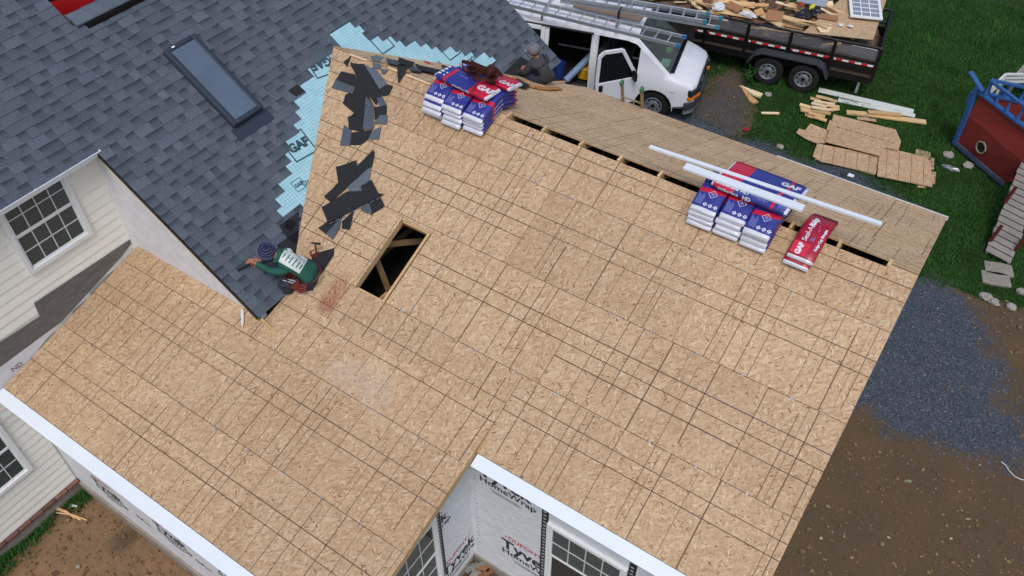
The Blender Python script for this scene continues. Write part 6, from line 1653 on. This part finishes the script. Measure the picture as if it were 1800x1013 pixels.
# soil corner at the lower left
for i, (x, y, L, a) in enumerate(((120, 905, .5, .2), (126, 908, .55, .35), (116, 902, .4, .1))):
    p = gz(x, y, .04+.01*i); tag(MB().tube([p+V((-L/2*math.cos(a), -L/2*math.sin(a), 0)), p+V((0, .02, .02)), p+V((L/2*math.cos(a), L/2*math.sin(a), 0))], .012, 6).build('stick', LUM), 'dry pale stalk lying on the soil by the foundation', 'stick', 'dry stalks by the foundation')
poly_board([(125, 886), (136, 889), (135, 892), (124, 890)], .04, .015, WHITE, 'plastic_scrap', 'small white plastic scrap on the soil by the foundation', 'plastic scrap')
# bits left on the patio in the inner corner
for i, (x, y, L, a, m_) in enumerate(((862, 1004, .4, 1.2, 2), (846, 998, .25, .4, 2))):
    p = hit(x, y, (0, 0, 1), (0, 0, .1)); tag(MB().box((0, 0, 0), (L, .09, .03)).build('wood_scrap', WOODS[m_], None, T(*p) @ RZ(a), world=False), f'{WN[m_]} wood scrap on the patio in the wrapped corner', 'wood scrap', 'wood scraps on the patio')
for i in range(4): crumple(hit(822+i*9, 1000-i*3, (0, 0, 1), (0, 0, .09)), .07, 60+i, pm('grey_rubble', srgb(120, 122, 118), .9, .25, 8, .5, 30), 'rubble_piece', 'grey rubble lump on the patio in the wrapped corner', 'rubble', 'rubble lumps on the patio', (1, 1, .5), 2)

# ================================================================== play ship
SRED = pm('ship_red', srgb(132, 46, 38), .75, .14, 4, .3, 40); SBLU = pm('ship_blue', srgb(46, 92, 150), .6, .1, 6); DKW = pm('grey_decking', srgb(132, 128, 122), .85, .18, 5, .3, 40, objvar=.08)
s0, s1 = gz(1681, 256, .06), gz(1763, 326, .06); sdir = (s1-s0).normalized(); out = V((sdir.y, -sdir.x, 0))
if out.dot(CPOS-s0) < 0: out = -out
ship = thing('play_ship', 'red wooden play ship with blue rails standing on the lawn', 'play ship', s0)
up_ = V((0, 0, 1)); WS = 1.7
L0, Lk, Lt = (s1-s0).length, (s1-s0).length+.18, (s1-s0).length+.55
bow = lambda d, z, o_: s0+sdir*d+up_*z+out*o_
FA = bow(1.9, 0, -WS*1.15)-s0               # the far side runs from the stem to here
def side(pt, sg, ob, nrm, last):
    """pt(t, z, o): point along this side"""
    MB().sheet([pt(0, .06, 0), pt(ob, .06, 0), pt(last-.3, .82, .10), pt(-.02, .82, .04)], nrm, .03).build('hull_panel', SRED, ship)
    MB().sheet([pt(-.02, .83, .04), pt(last-.3, .83, .10), pt(last, 1.42, .0), pt(.04, 1.42, .0)], nrm, .03).build('hull_panel', SRED, ship)
    MB().beam(pt(.0, .05, .02), pt(ob, .05, .02), .05, .1).build('base_board', pm('ship_base_grey', srgb(70, 84, 110), .7, .15, 6), ship)
    MB().beam(pt(-.02, 1.44, 0), pt(last+.5, 1.44, 0), .11, .05).build('gunwale', SBLU, ship)
    MB().beam(pt(.10, 1.80, -.02), pt(last+.5, 1.80, -.02), .075, .05).build('rail', SBLU, ship)
    d = .14
    while d < last+.5:
        MB().tube([pt(d, 1.46, 0), pt(d, 1.56, 0), pt(d, 1.62, 0), pt(d, 1.70, -.01), pt(d, 1.79, -.02)], [.048, .034, .022, .028, .045], 8).build('baluster', SBLU, ship, smooth=50); d += .33
side(lambda t, z, o: bow(t, z, o), 1, L0, out, Lt)
fd = V((FA.x, FA.y, 0)).normalized(); fn_ = V((-fd.y, fd.x, 0))
if fn_.dot(out) > 0: fn_ = -fn_
side(lambda t, z, o: s0+fd*t+up_*z+fn_*o, -1, 2.2, fn_, 2.4)
# stem and bowsprit
MB().prism([(0, 0), (.10, 0), (.11, .86), (.08, 1.0), (.04, 1.3), (.06, 1.56), (-.04, 1.60), (-.06, 1.2), (-.03, .9)], -.05, .05, frame(bow(-.09, .02, .03), sdir, up_)).build('stem', SBLU, ship, bevel=.01)
MB().box((0, 0, 0), (.16, .10, .30), frame(bow(-.13, 1.22, .02), sdir, up_.cross(sdir))).build('figurehead_block', SBLU, ship, bevel=.01)
MB().beam(bow(-.42, 1.74, .06), bow(.06, 1.50, .0), .11, .045).build('bowsprit', SBLU, ship, bevel=.008)
MB().sheet([bow(L0, .06, 0), bow(L0, .06, -WS), bow(Lk, .82, -WS), bow(Lk, .82, 0)], sdir, .03).build('hull_panel', SRED, ship)
fe = lambda t, z: s0+fd*t+up_*z
MB().sheet([bow(Lk-.05, .3, 0), fe(2.15, .3), fe(2.35, 1.42), bow(Lt, 1.42, 0)], sdir, .03).build('stern_panel', SRED, ship)
ca_ = fd.dot(sdir); sa_ = math.sqrt(max(0, 1-ca_*ca_)); tn_ = sa_/max(ca_, .1)
for i in range(11):
    d = .04+i*.2; w0 = (d+.1)*tn_
    MB().sheet([bow(d, 1.0, -.05), bow(d+.19, 1.0, -.05), bow(d+.19, 1.0, -max(.06, w0)), bow(d, 1.0, -max(.06, w0-.1))], up_, .03).build('deck_plank', DKW, ship)
pc = hit(1726, 259, out, bow(0, .5, .07)); PF = frame(pc+out*.02, sdir, up_)
if PF.col[2].to_3d().dot(out) < 0: PF = frame(pc+out*.02, -sdir, up_)
MB().lathe([(.0, .0), (.13, .0), (.13, .012)], 8, PF).build('porthole', DARK, ship); MB().lathe([(.125, -.01), (.15, -.01), (.15, .022), (.125, .022), (.125, -.01)], 8, PF).build('porthole_rim', pm('porthole_rim', srgb(150, 140, 120), .6, .1, 8), ship)
# ramp with planks
r0l, r0r = gz(1732.5, 441, .08), gz(1776, 464, .08); r1l = gz(1795, 284, .95); rv = r1l-r0l; rw = r0r-r0l; rn = rw.cross(rv).normalized()
if rn.z < 0: rn = -rn
ramp = thing('ramp', 'weathered plank ramp with red posts leading up to the play ship', 'ramp', r0l)
NP = 15
for i in range(NP):
    a, b = r0l+rv*(i/NP+.004), r0l+rv*((i+1)/NP-.006); w2_ = rw*(1+.03*math.sin(i*2.1)); of = rw*(.02*math.sin(i*3.7))
    MB().sheet([a+of, a+w2_+of, b+w2_+of, b+of], rn, .035).build('plank', DKW, ramp)
for k in (.06, .94): MB().beam(r0l+rw*k-rn*.08, r0l+rw*k+rv-rn*.08, .05, .09, rn).build('stringer', DKW, ramp)
RPOST = pm('red_post', srgb(96, 34, 34), .7, .15, 8)
for (a, b) in (((1741, 424), (1757, 402)), ((1766, 357), (1782, 332)), ((1785, 440), (1800, 416))):
    p = hit(*a, rn, r0l); MB().beam(p, p+V((.05, .05, .42)), .05, .05).build('post', RPOST, ramp)
for k, (x, y) in enumerate(((1755, 474), (1750, 491))):
    p = gz(x, y, .0); q_ = random.Random(k); pts = [(.26*math.cos(a)*q_.uniform(.9, 1.1)*1.1, .2*math.sin(a)*q_.uniform(.9, 1.1)) for a in [RD(45*i+22) for i in range(8)]]
    tag(MB().prism([(.27, -.17), (.27, .15), (.1, .19), (-.26, .18), (-.27, -.16), (-.05, -.2)], -.03, .03, T(*p) @ RZ(RD(20))).build('stepping_stone', CONC, bevel=.01), ('square concrete stepping stone touching the ramp foot', 'square concrete stepping stone on the gravel side of its twin')[k], 'stepping stone', 'stepping stones at the ramp')
# weathered bench slats and white rail past the ship
bq = gz(1796, 124, .5); bn_ = thing('slatted_bench', 'weathered grey slatted bench behind the play ship', 'bench', bq)
for i in range(5): MB().box((.1+i*.13, .0, .5), (.115, .7, .03), T(bq.x-.1, bq.y, 0) @ RZ(RD(-8))).build('slat', DKW, bn_)
for sx, sy in ((.1, -.28), (.1, .28), (.62, -.28), (.62, .28)): MB().box((sx, sy, .24), (.07, .07, .48), T(bq.x-.1, bq.y, 0) @ RZ(RD(-8))).build('leg', DKW, bn_)
mb = MB(); a, b, c_ = gz(1745, 152, .9), gz(1768, 131, .9), gz(1830, 131, .9)
for k in range(3):
    z_ = V((0, 0, -.1*k)); mb.beam(a+z_, b+z_, .05, .05).beam(b+z_, c_+z_, .05, .05)
for p in (a, b, c_): mb.beam(V((p.x, p.y, 0)), p, .06, .06)
tag(mb.build('white_rail', PWHT), 'white railing piece standing behind the play ship', 'railing')
# red vehicle beyond the old ridge
rc = gz(118, 14, .9); RCM = pm('red_car_paint', srgb(150, 14, 22), .35, .06, 4, coat=.3); CARF = T(rc.x-1.2, rc.y+.5, 0) @ RZ(RD(62))
car = thing('red_car', 'red car glimpsed past the old ridge', 'car', CARF)
def car_prof(w, zb, zbelt, wr, zr): return [(0, zb), (w*.92, zb), (w, zb+.1), (w, .62), (w*.97, zbelt), (wr+.03, zr-.1), (wr-.05, zr-.02), (wr*.6, zr), (0, zr+.01)]
def car_hood(w, zb, z): return [(0, zb), (w*.92, zb), (w, zb+.1), (w, z-.2), (w*.96, z-.06), (w*.9, z-.02), (w*.8, z), (w*.5, z+.01), (0, z+.02)]
CS = [(2.2, car_hood(.7, .35, .70)), (2.0, car_hood(.84, .25, .80)), (1.0, car_hood(.89, .22, .93)), (.2, car_prof(.89, .22, .96, .62, 1.42)), (-1.2, car_prof(.89, .22, .96, .62, 1.44)), (-1.95, car_hood(.88, .22, .98)), (-2.2, car_hood(.8, .3, .9))]
loft(CS, CARF, lambda i, j, s: 1 if ((i in (2, 4) and j in (5, 6, 7)) or (i == 3 and j == 4)) else 0, lambda i, j, s: False, [RCM, GLASSD], 'body', car)
for x in (1.35, -1.3):
    wheel(CARF @ T(x, -.82, .31), .31, .2, car); wheel(CARF @ T(x, .82, .31) @ RZ(math.pi), .31, .2, car)

# weed by the trailer wheel
wp = gz(1313, 148); wd_ = thing('weed_plant', 'leafy green weed growing beside the trailer wheel', 'plant', wp); q = random.Random(2)
LEAFM = pm('weed_leaf', srgb(44, 84, 34), .6, .25, 8, objvar=.2)
for i in range(9):
    a = q.uniform(0, 6.28); L = q.uniform(.25, .5); tipp = wp+V((math.cos(a)*L*.45, math.sin(a)*L*.45, L))
    MB().tube([wp, (wp+tipp)/2+V((0, 0, .05)), tipp], [.006, .005, .003], 5).build('stem', LEAFM, wd_)
    for j in range(7):
        p = wp+(tipp-wp)*(.25+.75*j/6)+V((0, 0, .03)); b = q.uniform(0, 6.28); d = V((math.cos(b), math.sin(b), q.uniform(-.2, .4))).normalized(); s_ = d.cross(V((0, 0, 1))).normalized(); l_ = q.uniform(.06, .11)
        MB().add([p, p+d*l_*.5+s_*l_*.25, p+d*l_, p+d*l_*.5-s_*l_*.25], [(0, 1, 2, 3)]).build('leaf', LEAFM, wd_)

# dead leaves on the bare soil and a loose cord at its edge
lv, lf_ = [], []; q = random.Random(77)
for i in range(190):
    x, y = q.uniform(1380, 1795), q.uniform(500, 1010); p = gz(x, y); a, b = ground_masks(p.x, p.y)
    if a < .5 or b > .35 or p.x < .45: continue
    r_ = q.uniform(.015, .045); an = q.uniform(0, 6.28); z = ground_z(p.x, p.y)+.012; b0 = len(lv)
    for k in range(5):
        t = an+k*1.2566; e = r_*(1.3 if k == 0 else .7); lv.append((p.x+e*math.cos(t), p.y+e*math.sin(t), z+q.uniform(0, .012)))
    lf_.append([b0+k for k in range(5)])
me = bpy.data.meshes.new('leaf_litter'); me.from_pydata(lv, [], lf_)
n = NT('dead_leaf'); sp = n.node('ShaderNodeSeparateColor'); n.l(n.voro(n.obj(), 14), sp.inputs[0])
n.set(col=n.ramp(sp.outputs[0], [(0, srgb(70, 56, 38)), (.5, srgb(130, 112, 60)), (.8, srgb(120, 128, 96)), (1, srgb(176, 170, 150))]), rough=.8); me.materials.append(n.mat)
tag(link('leaf_litter', me), 'dead leaves and crumbs strewn over the bare soil', 'leaves', kind='stuff')
tag(MB().tube([gz(x, y, .02) for x, y in ((1760, 812), (1768, 818), (1774, 828), (1784, 838), (1795, 843), (1812, 846))], .008, 6).build('cord', PWHT), 'thin pale cord lying where gravel meets bare soil', 'cord')
